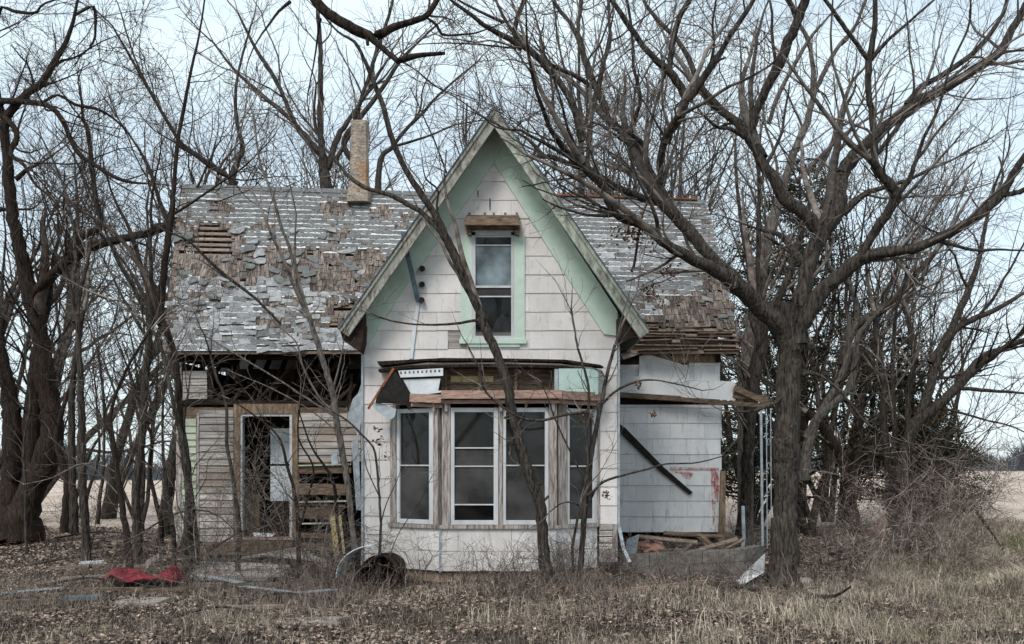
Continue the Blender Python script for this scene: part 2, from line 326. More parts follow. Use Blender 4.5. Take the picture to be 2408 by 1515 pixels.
for (y, ) in ((632,),(669,),(706,)):
    b = MB(); x = 993-(y-632)*.02
    for r0, r1, a, c in ((.028,.028,0,.03),(.045,.045,.03,.05),(.03,.03,.05,.07),(.045,.038,.07,.10)):
        vs = []; n_ = 10
        for dd, rr in ((a, r0), (c, r1)):
            for i in range(n_): vs.append(W(x, y, DG-.01-dd)+np.array((rr*math.cos(i*.6283), 0, rr*math.sin(i*.6283))))
        b.add(vs, [tuple(range(n_)), tuple(range(2*n_-1, n_-1, -1))]+[(i, (i+1)%n_, (i+1)%n_+n_, i+n_) for i in range(n_)])
    b.build('insulator', M['tar'], house)
b = MB(); b.beam(W(948,545,DG-.42), W(958,600,DG-.36), .07, .05, (0,1,0)); b.beam(W(958,598,DG-.36), W(983,708,DG-.06), .07, .05, (0,1,0)); b.build('drainpipe', M['bluemetal'], house)
b = MB(); b.beam(W(983,710,DG-.03), W(974,778,DG-.03), .055, .02, (0,1,0)); b.beam(W(974,778,DG-.03), W(966,844,DG-.03), .055, .02, (0,1,0)); b.build('conduit_strip', M['whitemetal'], house)
# a few holes and tar marks in the upper siding
b = MB()
for (x,y,h) in ((1124,456,18),(1152,480,30)): b.slab([(x-1.6,y-h/2),(x+1.8,y-h/2+2),(x+1.2,y+h/2),(x-1.2,y+h/2-3)], DG-.024, .008)
for x in (1104,1140,1161,1188,1215): b.rect(x-2.5,500,x+2.5,504, DG-.024, .008)
b.build('tar_mark', M['bluemetal'], house)
# ---- bay window
zt, zb, zs, z0 = 2.50, .80, .72, .10
PA = (gx(920,DG), DG); PB = (gx(1035,14.5), 14.5); PC = (gx(1310,14.5), 14.5); PD = (gx(1403,DG), DG)
bay = part_empty('bay_window', (-.3, 14.6, 0))
class Frame:
    def __init__(s, a, b_): s.a = np.array((a[0], a[1], 0.)); v = np.array((b_[0]-a[0], b_[1]-a[1], 0.)); s.len = np.linalg.norm(v); s.u = v/s.len; s.n = np.array((s.u[1], -s.u[0], 0.))
    def at(s, u, z, n=0): p = s.a+s.u*u+s.n*n; return np.array((p[0], p[1], z))
    def ux(s, x):                                      # where the sight line of column x crosses this wall
        k = (x-CX)/FX; return (k*s.a[1]-s.a[0])/(s.u[0]-k*s.u[1])
    def box(s, mb, u0, u1, za, zb_, n0, n1):
        mb.hexa([s.at(u0,za,n1), s.at(u1,za,n1), s.at(u1,za,n0), s.at(u0,za,n0), s.at(u0,zb_,n1), s.at(u1,zb_,n1), s.at(u1,zb_,n0), s.at(u0,zb_,n0)])
F1, F2, F3 = Frame(PA, PB), Frame(PB, PC), Frame(PC, PD)
b = MB()
for F in (F1, F2, F3): F.box(b, 0, F.len, z0, zs, -.06, 0)
base = b.build('bay_base', M['clap'], bay)
b = MB(); r2 = random.Random(5)
for F, jo in ((F1, (.45,)), (F2, (.33,.98,1.55)), (F3, (.3,))):
    for za, zb_ in ((z0, .385), (.39, .715)):
        e = [0]+[q+r2.uniform(-.1,.1) for q in jo]+[F.len]
        for i in range(len(e)-1): F.box(b, e[i]+.003, e[i+1]-.003, za+r2.uniform(0,.006), zb_, .002, .012+r2.uniform(0,.006))
b.build('base_shingle', M['siding'], bay)
b = MB()
for F, u in ((F2, 0), (F2, F2.len)): b = MB(); F.box(b, u-.014, u+.014, z0-.02, zs-.01, .014, .03); b.build('corner_strip', M['alu'], bay)
b = MB()
for F in (F1, F2, F3): F.box(b, -.02, F.len+.02, zs, zb-.028, -.02, .055)
b.build('sill', M['woodv'], bay)
def tall_window(F, x0, x1, gx0, gx1, rails, lbl=None):
    """storm window: frame columns x0..x1 on the picture of this wall, glass gx0..gx1, rails as heights 0..1 with thickness"""
    wn = part_empty('window', F.at((F.ux(x0)+F.ux(x1))/2, zb)); u0, u1, g0, g1 = [F.ux(q) for q in (x0, x1, gx0, gx1)]
    m = MB(); F.box(m, u0, g0, zb-.025, zt-.02, -.02, .035); F.box(m, g1, u1, zb-.025, zt-.02, -.02, .035)
    F.box(m, g0, g1, zt-.085, zt-.022, -.018, .033); F.box(m, g0, g1, zb-.023, zb+.042, -.018, .033)
    for z in rails: F.box(m, g0, g1, z-.010, z+.010, -.01, .025)
    m.build('frame', M['frame'], wn, bevel=.003)
    mid = rails[0]
    m = MB(); F.box(m, g0, g1, mid, zt-.085, -.008, -.002); m.build('pane', M['glass'], wn)
    m = MB(); F.box(m, g0, g1, (rails[-1] if len(rails) > 2 else zb+.04), mid, .004, .007); m.build('screen', M['screen'], wn)
    if len(rails) > 2:
        m = MB(); F.box(m, g0, g1, zb+.04, rails[-1], -.006, -.002); m.build('pane', M['glass'], wn)
        m = MB(); F.box(m, g0, g1, mid, rails[1], .0, .003); m.build('pane', M['screen'], wn)
    wn.parent = house
    return wn
zz = lambda y: gz(y, 14.5)
tall_window(F1, 936, 1022, 943, 1012, [zz(1095)])
tall_window(F2, 1060, 1172, 1069, 1161, [zz(1097), zz(1054), zz(1187)])
tall_window(F2, 1183, 1290, 1190, 1281, [zz(1095)])
tall_window(F3, 1331, 1403, 1336, 1392, [zz(1097)])
for F, q in ((F1, (922, 935)), (F1, (1023, 1034)), (F2, (1040, 1059)), (F2, (1173, 1182)), (F2, (1291, 1309)), (F3, (1313, 1330))):
    b = MB(); u0, u1 = F.ux(q[0]), F.ux(q[1]); F.box(b, u0, u1, zb-.028, zt+.04, -.06, .045)
    if q[0] not in (922,): F.box(b, (u0+u1)/2-.02, (u0+u1)/2+.02, zt-.08, zt+.04, .046, .10)
    b.build('post', M['woodv'], bay)
b = MB()                                              # thin pilaster against the outer edge
F3.box(b, F3.len-.03, F3.len+.02, zb-.02, zt+.02, -.03, .05); b.build('post', M['woodv'], bay)
b = MB()
for (xa, xb, ya, dy) in ((970, 1043, 931, 3), (1038, 1321, 924, -1), (1316, 1412, 925, 4)):
    p0, p1 = W(xa, ya+5, 14.38 if xa > 1000 else 14.6), W(xb, ya+5+dy, 14.38 if xb < 1400 else 14.8); b.beam(p0, p1, .16, .12)
    b.beam(p0+np.array((0,.06,-.1)), p1+np.array((0,.06,-.1)), .1, .05)
b.build('header_beam', M['redwood'], bay)
b = MB(); F1.box(b, 0, F1.len, zt+.04, zt+.14, -.1, -.01); F2.box(b, 0, F2.len, zt+.04, zt+.12, -.1, -.01); F3.box(b, 0, F3.len, zt+.04, zt+.12, -.1, -.01); b.build('lintel', M['wood'], bay)
b = MB()                                              # cavity above the header: planks at the back, studs in front
for k, y in enumerate(range(866, 932, 13)): b.rect(928, y, 1406, y+12, DG-.0-.004*(k%2), .03)
b.build('cavity_plank', M['redwood'] if False else M['wood'], bay)
b = MB()
for x in (1041, 1048, 1128, 1213, 1302): b.rect(x-3, 864, x+3, 928, DG-.12, .09)
b.build('stud', M['wood'], bay)
b = MB(); b.rect(1060, 885, 1160, 899, DG-.02, .012); b.build('yellowed_board', M['yellow'], bay)
b = MB()                                              # rotten ledge left of the bay roof
for (pts, d, t) in (([(886,850),(1040,842),(1180,843),(1330,846),(1412,858),(1420,863),(1320,851),(1180,848),(1000,849),(892,860)], DG-.34, .30),
                    ([(890,868),(960,860),(1180,856),(1320,860),(1408,872),(1408,876),(1320,866),(1180,862),(960,866),(890,874)], DG-.3, .26)): b.slab(pts, d, t)
b.build('bay_ledge', M['barkd'], bay)
b = MB(); b.rect(1314, 867, 1407, 928, DG-.36, .02); b.build('mint_panel', M['mint'], bay)
b = MB(); b.rect(1304, 868, 1313, 930, DG-.355, .03); b.build('metal_stud', M['alu'], bay)
b = MB()                                              # bent perforated trim and flashing
b.slab([(936,872),(1042,866),(1042,884),(942,888)], DG-.30, .01)
b.slab([(948,893),(1036,890),(1030,922),(966,926)], DG-.26, .01); b.slab([(968,926),(1040,918),(1038,923),(975,931)], DG-.33, .01)
fl = b.build('bent_flashing', M['whitemetal'], bay)
b = MB()
for i in range(10): b.rect(941+i*10, 874-i*.5, 945+i*10, 880-i*.5, DG-.302, .001)
b.build('perforation', M['wood'], fl)
b = MB(); b.slab([(924,864),(941,890),(952,906),(966,932),(968,962),(960,964),(955,950),(882,948),(886,935),(915,876)], DG-.37, .015); b.build('tar_paper_flap', M['tar'], bay)
b = MB(); b.beam(W(926,866,DG-.385), W(866,962,DG-.33), .035, .02, (0,1,0)); b.build('rusty_strip', M['rust'], bay)
b = MB(); b.slab([(872,948),(890,946),(920,958),(932,962),(928,980),(918,987),(902,978),(884,966)], DG-.34, .008); b.build('torn_flashing', M['alu'], bay)
# dark room behind the bay and the upper window
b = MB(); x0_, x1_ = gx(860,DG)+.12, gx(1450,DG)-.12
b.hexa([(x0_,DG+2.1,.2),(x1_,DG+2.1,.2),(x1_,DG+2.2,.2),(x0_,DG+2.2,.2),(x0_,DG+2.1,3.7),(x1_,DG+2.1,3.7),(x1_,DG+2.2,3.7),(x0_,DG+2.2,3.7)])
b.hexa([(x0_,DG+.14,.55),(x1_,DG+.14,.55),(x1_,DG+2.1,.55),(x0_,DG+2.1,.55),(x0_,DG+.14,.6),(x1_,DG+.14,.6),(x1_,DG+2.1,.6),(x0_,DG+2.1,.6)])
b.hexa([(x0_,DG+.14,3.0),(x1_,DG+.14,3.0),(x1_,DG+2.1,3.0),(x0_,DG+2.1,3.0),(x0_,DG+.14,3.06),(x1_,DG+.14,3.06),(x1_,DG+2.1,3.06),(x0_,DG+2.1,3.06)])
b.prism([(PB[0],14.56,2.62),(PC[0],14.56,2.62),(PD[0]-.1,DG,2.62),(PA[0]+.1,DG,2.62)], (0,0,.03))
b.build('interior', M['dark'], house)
b = MB(); b.rect(1100, 540, 1215, 810, DG+.6, .03); b.build('interior', M['tar'], house)  # black sheet added behind the upper panes for the unlit room
b = MB()                                              # white scrap behind the bay glass, in place of an ornate reflection
b.slab([(944,1043),(954,1040),(966,1058),(975,1090),(943,1092)], DG-.02, .01); b.build('curtain_scrap', M['frame'], bay)
# foundation
b = MB(); r2 = random.Random(9); x = 858
while x < 1452:
    wd = r2.uniform(30, 62); hh = r2.uniform(2, 7)
    b.hexa([W(x,1400,DG+.05-r2.uniform(0,.04)), W(min(x+wd,1452),1400,DG+.05), W(min(x+wd,1452),1400,DG+.3), W(x,1400,DG+.3), W(x+1,1346+hh,DG+.05), W(min(x+wd,1452)-1,1346+hh,DG+.05), W(min(x+wd,1452)-1,1346,DG+.3), W(x+1,1346,DG+.3)]); x += wd+1.5
for F in (F1, F2, F3):
    u = 0
    while u < F.len-.1:
        wd = r2.uniform(.16, .32); F.box(b, u, min(u+wd, F.len), -.12, z0-.015-r2.uniform(0,.02), -.2, -.03-r2.uniform(0,.03)); u += wd+.012
b.build('stone_foundation', M['stone'], house, bevel=.012)
# ---- main roof: slats, shakes, asphalt shingles, each laid piece by piece
TL, TR, BL, BR = W(425,436,18.9), W(1657,474,18.9), W(381,826,16.85), W(1742,822,16.85)
def RP(u, v, n=0):
    p = (TL*(1-u)+TR*u)*(1-v)+(BL*(1-u)+BR*u)*v
    return p+RN*n
RN = np.cross(TR-TL, BL-TL); RN /= np.linalg.norm(RN); RN = RN if RN[1] < 0 else -RN
def proj(p): return (CX+p[0]/p[1]*FX, HY-(p[2]-EYE)/p[1]*FX)
def inpoly(x, y, P_):
    c = False; j = len(P_)-1
    for i in range(len(P_)):
        if (P_[i][1] > y) != (P_[j][1] > y) and x < (P_[j][0]-P_[i][0])*(y-P_[i][1])/(P_[j][1]-P_[i][1])+P_[i][0]: c = not c
        j = i
    return c
BARE = [[(496,468),(537,470),(540,503),(494,505)], [(760,472),(814,470),(815,512),(785,514),(755,500)], [(745,495),(790,493),(790,503),(745,503)], [(870,490),(910,488),(915,510),(872,512)], [(930,505),(975,502),(975,520),(925,518)],
  [(395,530),(470,525),(565,530),(572,560),(566,650),(520,655),(440,645),(395,622)], [(565,583),(655,580),(700,588),(700,655),(560,655)], [(600,530),(640,528),(640,540),(600,540)],
  [(680,585),(790,600),(860,585),(930,600),(1010,600),(980,690),(830,690),(740,690),(690,655)], [(790,540),(830,538),(830,565),(770,568)], [(515,650),(615,652),(613,673),(540,673)],
  [(612,694),(715,694),(712,723),(625,722)], [(765,712),(850,705),(850,765),(765,760)], [(740,755),(850,760),(840,780),(740,778)], [(440,692),(517,690),(517,702),(440,702)], [(598,757),(735,760),(735,769),(598,767)], [(455,740),(480,740),(478,752),(452,754)],
  [(1540,745),(1560,700),(1640,690),(1700,660),(1745,700),(1760,830),(1440,830),(1440,780)], [(1640,640),(1700,640),(1700,672),(1660,680)], [(1500,690),(1530,700),(1520,720),(1495,715)]]
HOLE = [[(470,534),(518,532),(548,560),(547,602),(412,602),(430,580),(455,560)], [(410,600),(445,600),(445,606),(410,606)], [(404,625),(418,625),(418,636),(404,636)], [(780,716),(850,716),(850,742),(785,742)], [(742,768),(850,766),(850,780),(742,780)],
  [(1430,775),(1560,770),(1735,775),(1745,830),(1430,830)]]
rj = np.random.RandomState(4)
def inany(Ls, x, y, j=5):
    x += rj.uniform(-j, j); y += rj.uniform(-j, j)
    return any(inpoly(x, y, q) for q in Ls)
WR = np.linalg.norm(TR-TL); HR = np.linalg.norm(BL-TL)
b = MB(); nrow = 30
for k in range(nrow):
    v0, v1 = k/nrow, (k+.52)/nrow; j = rj.uniform(-.002, .002)
    segs = [0, .12+rj.uniform(-.02,.02), .31, .52, .74, .9, 1]
    for i in range(6): b.prism([RP(segs[i]+.001,v0+j,-.02), RP(segs[i+1]-.001,v0+j,-.02), RP(segs[i+1]-.001,v1+j,-.02), RP(segs[i]+.001,v1+j,-.02)], -RN*.025)
roof = b.build('main_roof', M['slat'], house)
b = MB()                                              # back slope and rafters
RB = TL+np.array((0, 2.3, -3.3)); RB2 = TR+np.array((0, 2.3, -3.3))
b.prism([TL-RN*.05, TR-RN*.05, RB2, RB], (0, .04, -.03)); b.build('back_slope', M['ashp'], roof)
b = MB()
for k in range(19):
    u = .01+k*.98/18; b.prism([RP(u,0,-.05), RP(u,1,-.05), RP(u,1,-.17), RP(u,0,-.17)], (.045, 0, 0))
b.build('rafter', M['dark'], roof)
b = MB(); nsh = 24                                    # shakes
for k in range(nsh):
    u = 0; v1 = (k+1)/nsh
    while u < 1:
        wd = rj.uniform(.04, .11)/WR; uu = min(u+wd, 1); m = (u+uu)/2; x, y = proj(RP(m, v1-.5/nsh))
        near = any(inpoly(x+ax, y+ay, q) for q in BARE for ax, ay in ((0,0),(16,0),(-16,0),(0,14),(0,-14))) or u < .02 or u > .975
        if near and not inany(HOLE, x, y, 4) and rj.rand() > .03:
            c0 = rj.uniform(-.014, .010); c1 = c0+rj.uniform(-.004,.004); lift = rj.uniform(.004, .022)
            vt = max(v1-1.35/nsh, 0)
            b.hexa([RP(u+.0003,v1+c0,lift), RP(uu-.0003,v1+c1,lift), RP(uu-.0003,v1+c1,lift-.008), RP(u+.0003,v1+c0,lift-.008), RP(u+.0003,vt,.002), RP(uu-.0003,vt,.002), RP(uu-.0003,vt,-.006), RP(u+.0003,vt,-.006)])
        u = uu
b.build('cedar_shake', M['shake'], roof)
nas = 33; bd, bs = MB(), MB(); MI = []
for k in range(nas):
    v1 = (k+1)/nas; v0 = k/nas; u = -.004 + (.5 if k % 2 else 0)*.028
    ph = rj.uniform(0, 9)
    while u < 1.004:
        wd = rj.uniform(.85, 1.15)*.021; uu = min(u+wd, 1.004); m = (u+uu)/2; x, y = proj(RP(m, v0+.5/nas))
        bare = inany(BARE, x, y, 4 if y < 580 else 7) or (m < .012+.006*math.sin(v1*40) and v1 > .25)
        if not bare or (rj.rand() < .07 and not inany(HOLE, x, y, 4) and y < 760):
            rot = 0; dv = 0; lf = 0
            loose = bare or (y > 640 and x < 860 and rj.rand() < .3)
            if loose: rot = rj.normal(0, .25); dv = rj.uniform(-.3, .6)/nas; lf = rj.uniform(0, .05)
            sag_ = .0016*math.sin(m*60+ph)+.003*math.sin(m*17)*(1 if y > 640 else .2)
            n_ = 6; top = []; bot = []
            exp = rj.uniform(.66, .74) if y < 640 else rj.uniform(.66, .92)
            for i in range(n_+1):
                a = u+.0004+(uu-u-.0008)*i/n_
                jag = rj.uniform(-.12, .08)/nas*(1.3 if y < 640 else 1.2)
                yy1 = v0+exp/nas+jag+dv+sag_+rot*(a-m)*2.2; yy0 = v0-.12/nas+dv+sag_+rot*(a-m)*2.2
                curl = .013+rj.uniform(0, .006)+lf*(i/n_ if rot > 0 else 1-i/n_)
                yy0 = max(yy0, 0)
                top.append(RP(a, yy0, .010+lf*.3)); bot.append(RP(a, yy1, curl))
            vs = top+bot+[p-RN*.014 for p in bot]
            fs = [(i, i+1, i+n_+2, i+n_+1) for i in range(n_)]+[(i+n_+1, i+n_+2, i+2*n_+3, i+2*n_+2) for i in range(n_)]
            light = (y > 645 and x < 1000 and rj.rand() < .8) or (y > 560 and x > 1300 and rj.rand() < .3)
            bd.add(vs, fs); MI += [1 if light else 0]*len(fs)
            if not bare:
                bs.prism([RP(u, v0+.4/nas+sag_, .0075), RP(uu, v0+.4/nas+sag_, .0075), RP(uu, min(v1+sag_,1.0), .0075), RP(u, min(v1+sag_,1.0), .0075)], -RN*.006)
        u = uu
o = bd.build('asphalt_shingle', M['ashp'], roof); o.data.materials.append(M['ashpl']); o.data.polygons.foreach_set('material_index', MI); bs.build('shingle_underlap', M['strip'], roof)
b = MB(); b.beam(RP(0,1,-.05), RP(.36,1,-.05), .03, .05); b.beam(RP(.8,1,-.06), RP(.995,1.004,-.05), .04, .06); b.build('eave_board', M['slat'], roof)
b = MB()
for k in range(26): b.prism([RP(k/26+.001,-.004,.02), RP((k+1)/26-.001,-.004,.02), RP((k+1)/26-.001,.026,.026), RP(k/26+.001,.026,.026)], -RN*.012)
b.build('ridge_cap', M['ashp'], roof)
b = MB(); b.beam(RP(.70,0,.05), RP(.985,0,.05), .05, .03); b.build('ridge_strip', M['rust'], roof)
# chimney
b = MB(); cc = W(846, 470, 18.75); prof = [(480,.225,.24),(468,.222,.23),(455,.212,.22),(442,.195,.20),(432,.172,.18),(418,.167,.175),(395,.172,.17),(370,.166,.165),(345,.168,.165),(320,.162,.165),(298,.167,.17),(289,.163,.165)]
vs = []; r2 = random.Random(2)
for (y, hx, hy) in prof+[(520,.33,.3)][:0]:
    z = gz(y, 18.75)
    for i in range(12):
        a = i*math.pi/6+.2; c_, s__ = math.cos(a), math.sin(a); m = max(abs(c_), abs(s__))**.75
        vs.append((cc[0]+hx*c_/m*r2.uniform(.96,1.03), 18.75+hy*s__/m*r2.uniform(.96,1.03), z))
n_ = 12; fs = [tuple(range(n_)), tuple(range(len(vs)-1, len(vs)-1-n_, -1))]
for k in range(len(prof)-1): fs += [(k*n_+i, k*n_+(i+1)%n_, (k+1)*n_+(i+1)%n_, (k+1)*n_+i) for i in range(n_)]
b.add(vs, fs); b.build('chimney', M['stucco'], roof)
# ---- left wing: stripped wall with door
A_ = lambda c, d_: (366+c*.2289, 789.8+d_*.2289)
Bq = lambda c, d_: (366+c*.2289, 1136.6+d_*.2289)
def clap(mb, x0, x1, y0, y1, d, pitch=16.3, gaps=(), r=rnd):
    y = y1
    while y-pitch > y0-3:
        if not any(g[0] < y-pitch/2 < g[1] for g in gaps):
            a, c_ = r.uniform(-.5,.5), r.uniform(-.5,.5); yt = y-pitch
            mb.hexa([W(x0,y+a,d-.026), W(x1,y+c_,d-.026), W(x1,y+c_,d-.002), W(x0,y+a,d-.002), W(x0,yt,d-.004), W(x1,yt,d-.004), W(x1,yt,d+.003), W(x0,yt,d+.003)])
        y -= pitch
b = MB()
b.rect(421, 958, 552, 1272, DWG+.004, .1); b.rect(698, 958, 856, 1086, DWG+.004, .1)
lw = b.build('wing_wall', M['wood'], house)
for q in ((469,549,960,1274,DWG),(430,487,862,938,DWG-.01),(702,848,963,1086,DWG)): b = MB(); clap(b, *q); b.build('clapboard', M['clap'], lw)
b = MB(); clap(b, 428, 461, 975, 1262, DWG); b.build('green_clapboard', M['clapgreen'], lw)
b = MB(); b.slab([(428,936),(487,924),(487,930),(430,942)], DWG-.03, .02); b.rect(462, 971, 468, 1262, DWG-.03, .03); b.rect(414, 828, 427, 1275, DWG-.02, .08)
b.rect(426, 1262, 466, 1270, DWG-.02, .03); b.build('corner_board', M['woodv'], house)
b = MB()                                              # fallen boards right of the door, hanging at odd angles
for (x0,y0,x1,y1,h) in ((702,1086,818,1090,6),(700,1106,826,1104,17),(702,1150,826,1152,26),(700,1186,812,1190,6),(702,1206,800,1208,28),(704,1258,790,1262,12),(710,1284,800,1290,16)):
    b.slab([(x0,y0-h/2),(x1,y1-h/2),(x1,y1+h/2),(x0,y0+h/2)], DWG-.01-rnd.uniform(0,.04), .02)
b.build('loose_board', M['wood'], house)
b = MB()
for (x0,y0,x1,y1) in ((702,1095,826,1092),(702,1181,826,1178),(706,1232,800,1230)): b.beam(W(x0,y0,DWG-.05), W(x1,y1,DWG-.05), .04, .025)
b.build('board_edge', M['clapgreen'], house)
df = part_empty('door_frame', W(625,1270,DWG))
b = MB(); b.rect(550,959,564,1272,DWG-.05,.08); b.rect(687,959,700,1272,DWG-.05,.08); b.rect(550,950,700,973,DWG-.052,.08); b.build('casing', M['ochre'], df)
b = MB(); b.rect(564,974,570,1262,DWG-.03,.14); b.rect(681,974,687,1262,DWG-.03,.14); b.rect(564,973,687,979,DWG-.032,.14); b.build('jamb', M['frame'], df)
b = MB(); b.rect(562,1264,690,1270,DWG-.12,.2); b.build('threshold', M['redwood'], df)
b = MB(); b.rect(568,1272,688,1300,DWG-.12,.06); b.rect(470,1296,700,1306,DWG-.15,.1); b.rect(470,1277,560,1296,DWG-.03,.05); b.rect(552,1276,558,1298,DWG-.06,.03); b.rect(495,1276,500,1298,DWG-.06,.03); b.build('sill_beam', M['wood'], house)
dr = part_empty('door', W(660,1260,DWG+.5))
b = MB(); b.rect(636,1008,686,1091,DWG+.5,.04); b.rect(636,1096,686,1178,DWG+.5,.04); b.build('panel', M['whitemetal'], dr)
b = MB(); b.rect(637,1178,686,1262,DWG+.51,.03); b.build('lower_panel', M['dark'], dr)
# interior shell of both wings
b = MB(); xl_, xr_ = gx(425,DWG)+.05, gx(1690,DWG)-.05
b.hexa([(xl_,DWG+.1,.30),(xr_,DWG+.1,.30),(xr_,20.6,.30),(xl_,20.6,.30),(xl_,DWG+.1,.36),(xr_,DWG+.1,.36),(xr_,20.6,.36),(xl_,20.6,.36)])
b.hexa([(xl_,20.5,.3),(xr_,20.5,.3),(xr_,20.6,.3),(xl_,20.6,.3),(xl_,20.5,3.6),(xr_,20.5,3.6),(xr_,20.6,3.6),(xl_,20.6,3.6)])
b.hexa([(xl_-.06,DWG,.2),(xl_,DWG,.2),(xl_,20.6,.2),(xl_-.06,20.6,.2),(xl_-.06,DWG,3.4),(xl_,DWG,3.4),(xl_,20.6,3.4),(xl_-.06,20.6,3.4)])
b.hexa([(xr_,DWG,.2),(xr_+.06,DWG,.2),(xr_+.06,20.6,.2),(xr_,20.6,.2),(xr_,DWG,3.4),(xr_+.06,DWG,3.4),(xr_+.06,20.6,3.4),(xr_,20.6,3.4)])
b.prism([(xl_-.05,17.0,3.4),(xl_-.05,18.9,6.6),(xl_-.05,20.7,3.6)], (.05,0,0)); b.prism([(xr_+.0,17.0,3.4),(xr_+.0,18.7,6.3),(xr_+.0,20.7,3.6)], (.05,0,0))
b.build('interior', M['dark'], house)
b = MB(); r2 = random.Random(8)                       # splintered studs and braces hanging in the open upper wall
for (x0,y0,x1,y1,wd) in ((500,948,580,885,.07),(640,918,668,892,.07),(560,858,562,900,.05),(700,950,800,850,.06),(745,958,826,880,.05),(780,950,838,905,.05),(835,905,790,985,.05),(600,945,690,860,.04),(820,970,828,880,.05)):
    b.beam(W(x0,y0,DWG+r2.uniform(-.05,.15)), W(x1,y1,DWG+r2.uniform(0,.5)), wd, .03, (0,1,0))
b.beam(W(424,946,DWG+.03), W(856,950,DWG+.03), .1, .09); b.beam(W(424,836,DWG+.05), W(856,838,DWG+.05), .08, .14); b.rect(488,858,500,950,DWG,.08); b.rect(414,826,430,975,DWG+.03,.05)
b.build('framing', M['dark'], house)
b = MB()
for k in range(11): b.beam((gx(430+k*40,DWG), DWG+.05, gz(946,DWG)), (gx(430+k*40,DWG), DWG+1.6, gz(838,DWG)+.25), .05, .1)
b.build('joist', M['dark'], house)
b = MB(); b.slab([(814,985),(830,938),(842,925),(850,902),(850,990),(842,1030),(832,1000)], DWG-.9, .02); b.build('hanging_flashing', M['alu'], house); b = MB(); b.slab([(778,1072),(793,1066),(796,1092),(780,1096)], DWG-.5, .05); b.build('hanging_flashing', M['alu'], house); b = MB(); b.slab([(826,1040),(842,1030),(850,1200),(838,1200)], DG+.6, .02)
b.build('hanging_flashing', M['alu'], house)
b = MB(); r2 = random.Random(12); x = 440
while x < 700:
    wd = r2.uniform(24, 46); b.hexa([W(x,1345,DWG+.1), W(x+wd,1345,DWG+.1), W(x+wd,1345,DWG+.4), W(x,1345,DWG+.4), W(x+2,1308,DWG+.06+r2.uniform(0,.05)), W(x+wd-2,1310,DWG+.1), W(x+wd,1306,DWG+.4), W(x,1306,DWG+.4)]); x += wd+2
b.build('stone_foundation', M['stone'], house, bevel=.02)
# ---- right wing
b = MB(); b.rect(1456, 822, 1693, 950, DWG+.016, .1); b.rect(1456, 948, 1697, 1252, DWG+.016, .1); rw = b.build('wing_wall', M['dark'], house)
b = MB(); siding(b, DWG, 1457, 1697, 952, 1252, 36.6, 80, jit=.3, off=1); siding(b, DWG, 1457, 1660, 858, 930, 36.6, 80); siding(b, DWG, 1620, 1693, 852, 896, 36.6, 62)
b.build('siding', M['siding2'], rw)
b = MB(); b.slab([(1504,836),(1532,836),(1598,855),(1650,872),(1692,884),(1692,898),(1502,886)], DWG-.05, .015)
b.slab([(1457,883),(1560,888),(1729,898),(1727,942),(1600,934),(1457,925)], DWG-.09, .015); b.slab([(1458,832),(1500,822),(1513,830),(1466,846)], DWG-.06, .012)
b.build('loose_sheet', M['siding2'], rw)
b = MB(); b.rect(1512, 824, 1692, 853, DWG-.02, .03); b.rect(1456, 800, 1690, 824, DWG-.015, .05); b.build('frieze_plank', M['ochre'], rw)
b = MB(); b.beam(W(1456,929,DWG-.12), W(1600,938,DWG-.16), .1, .09); b.beam(W(1598,939,DWG-.16), W(1800,955,DWG-.3), .12, .07)
b.beam(W(1727,912,DWG-.1), W(1812,950,DWG-.3), .12, .10); b.beam(W(1725,930,DWG-.0), W(1806,938,DWG-.2), .2, .1); b.build('porch_beam', M['wood'], rw)
b = MB(); r2 = random.Random(17)
for (y, segs) in ((757,((1480,1560),)),(771,((1462,1548),(1590,1668))),(786,((1470,1612),(1640,1722))),(801,((1490,1580),(1600,1736))),(815,((1472,1730),)),(823,((1500,1640),(1655,1740)))):
    for (xa, xb) in segs:
        ya, yb = y+r2.uniform(-3,3), y+r2.uniform(-3,4); d_ = 16.86+(822-y)*.0035
        b.beam(W(xa,ya,d_), W(xb,yb,d_), .025, r2.uniform(.045,.07), (0,-1,.6))
b.build('eave_lath', M['wood'], rw)
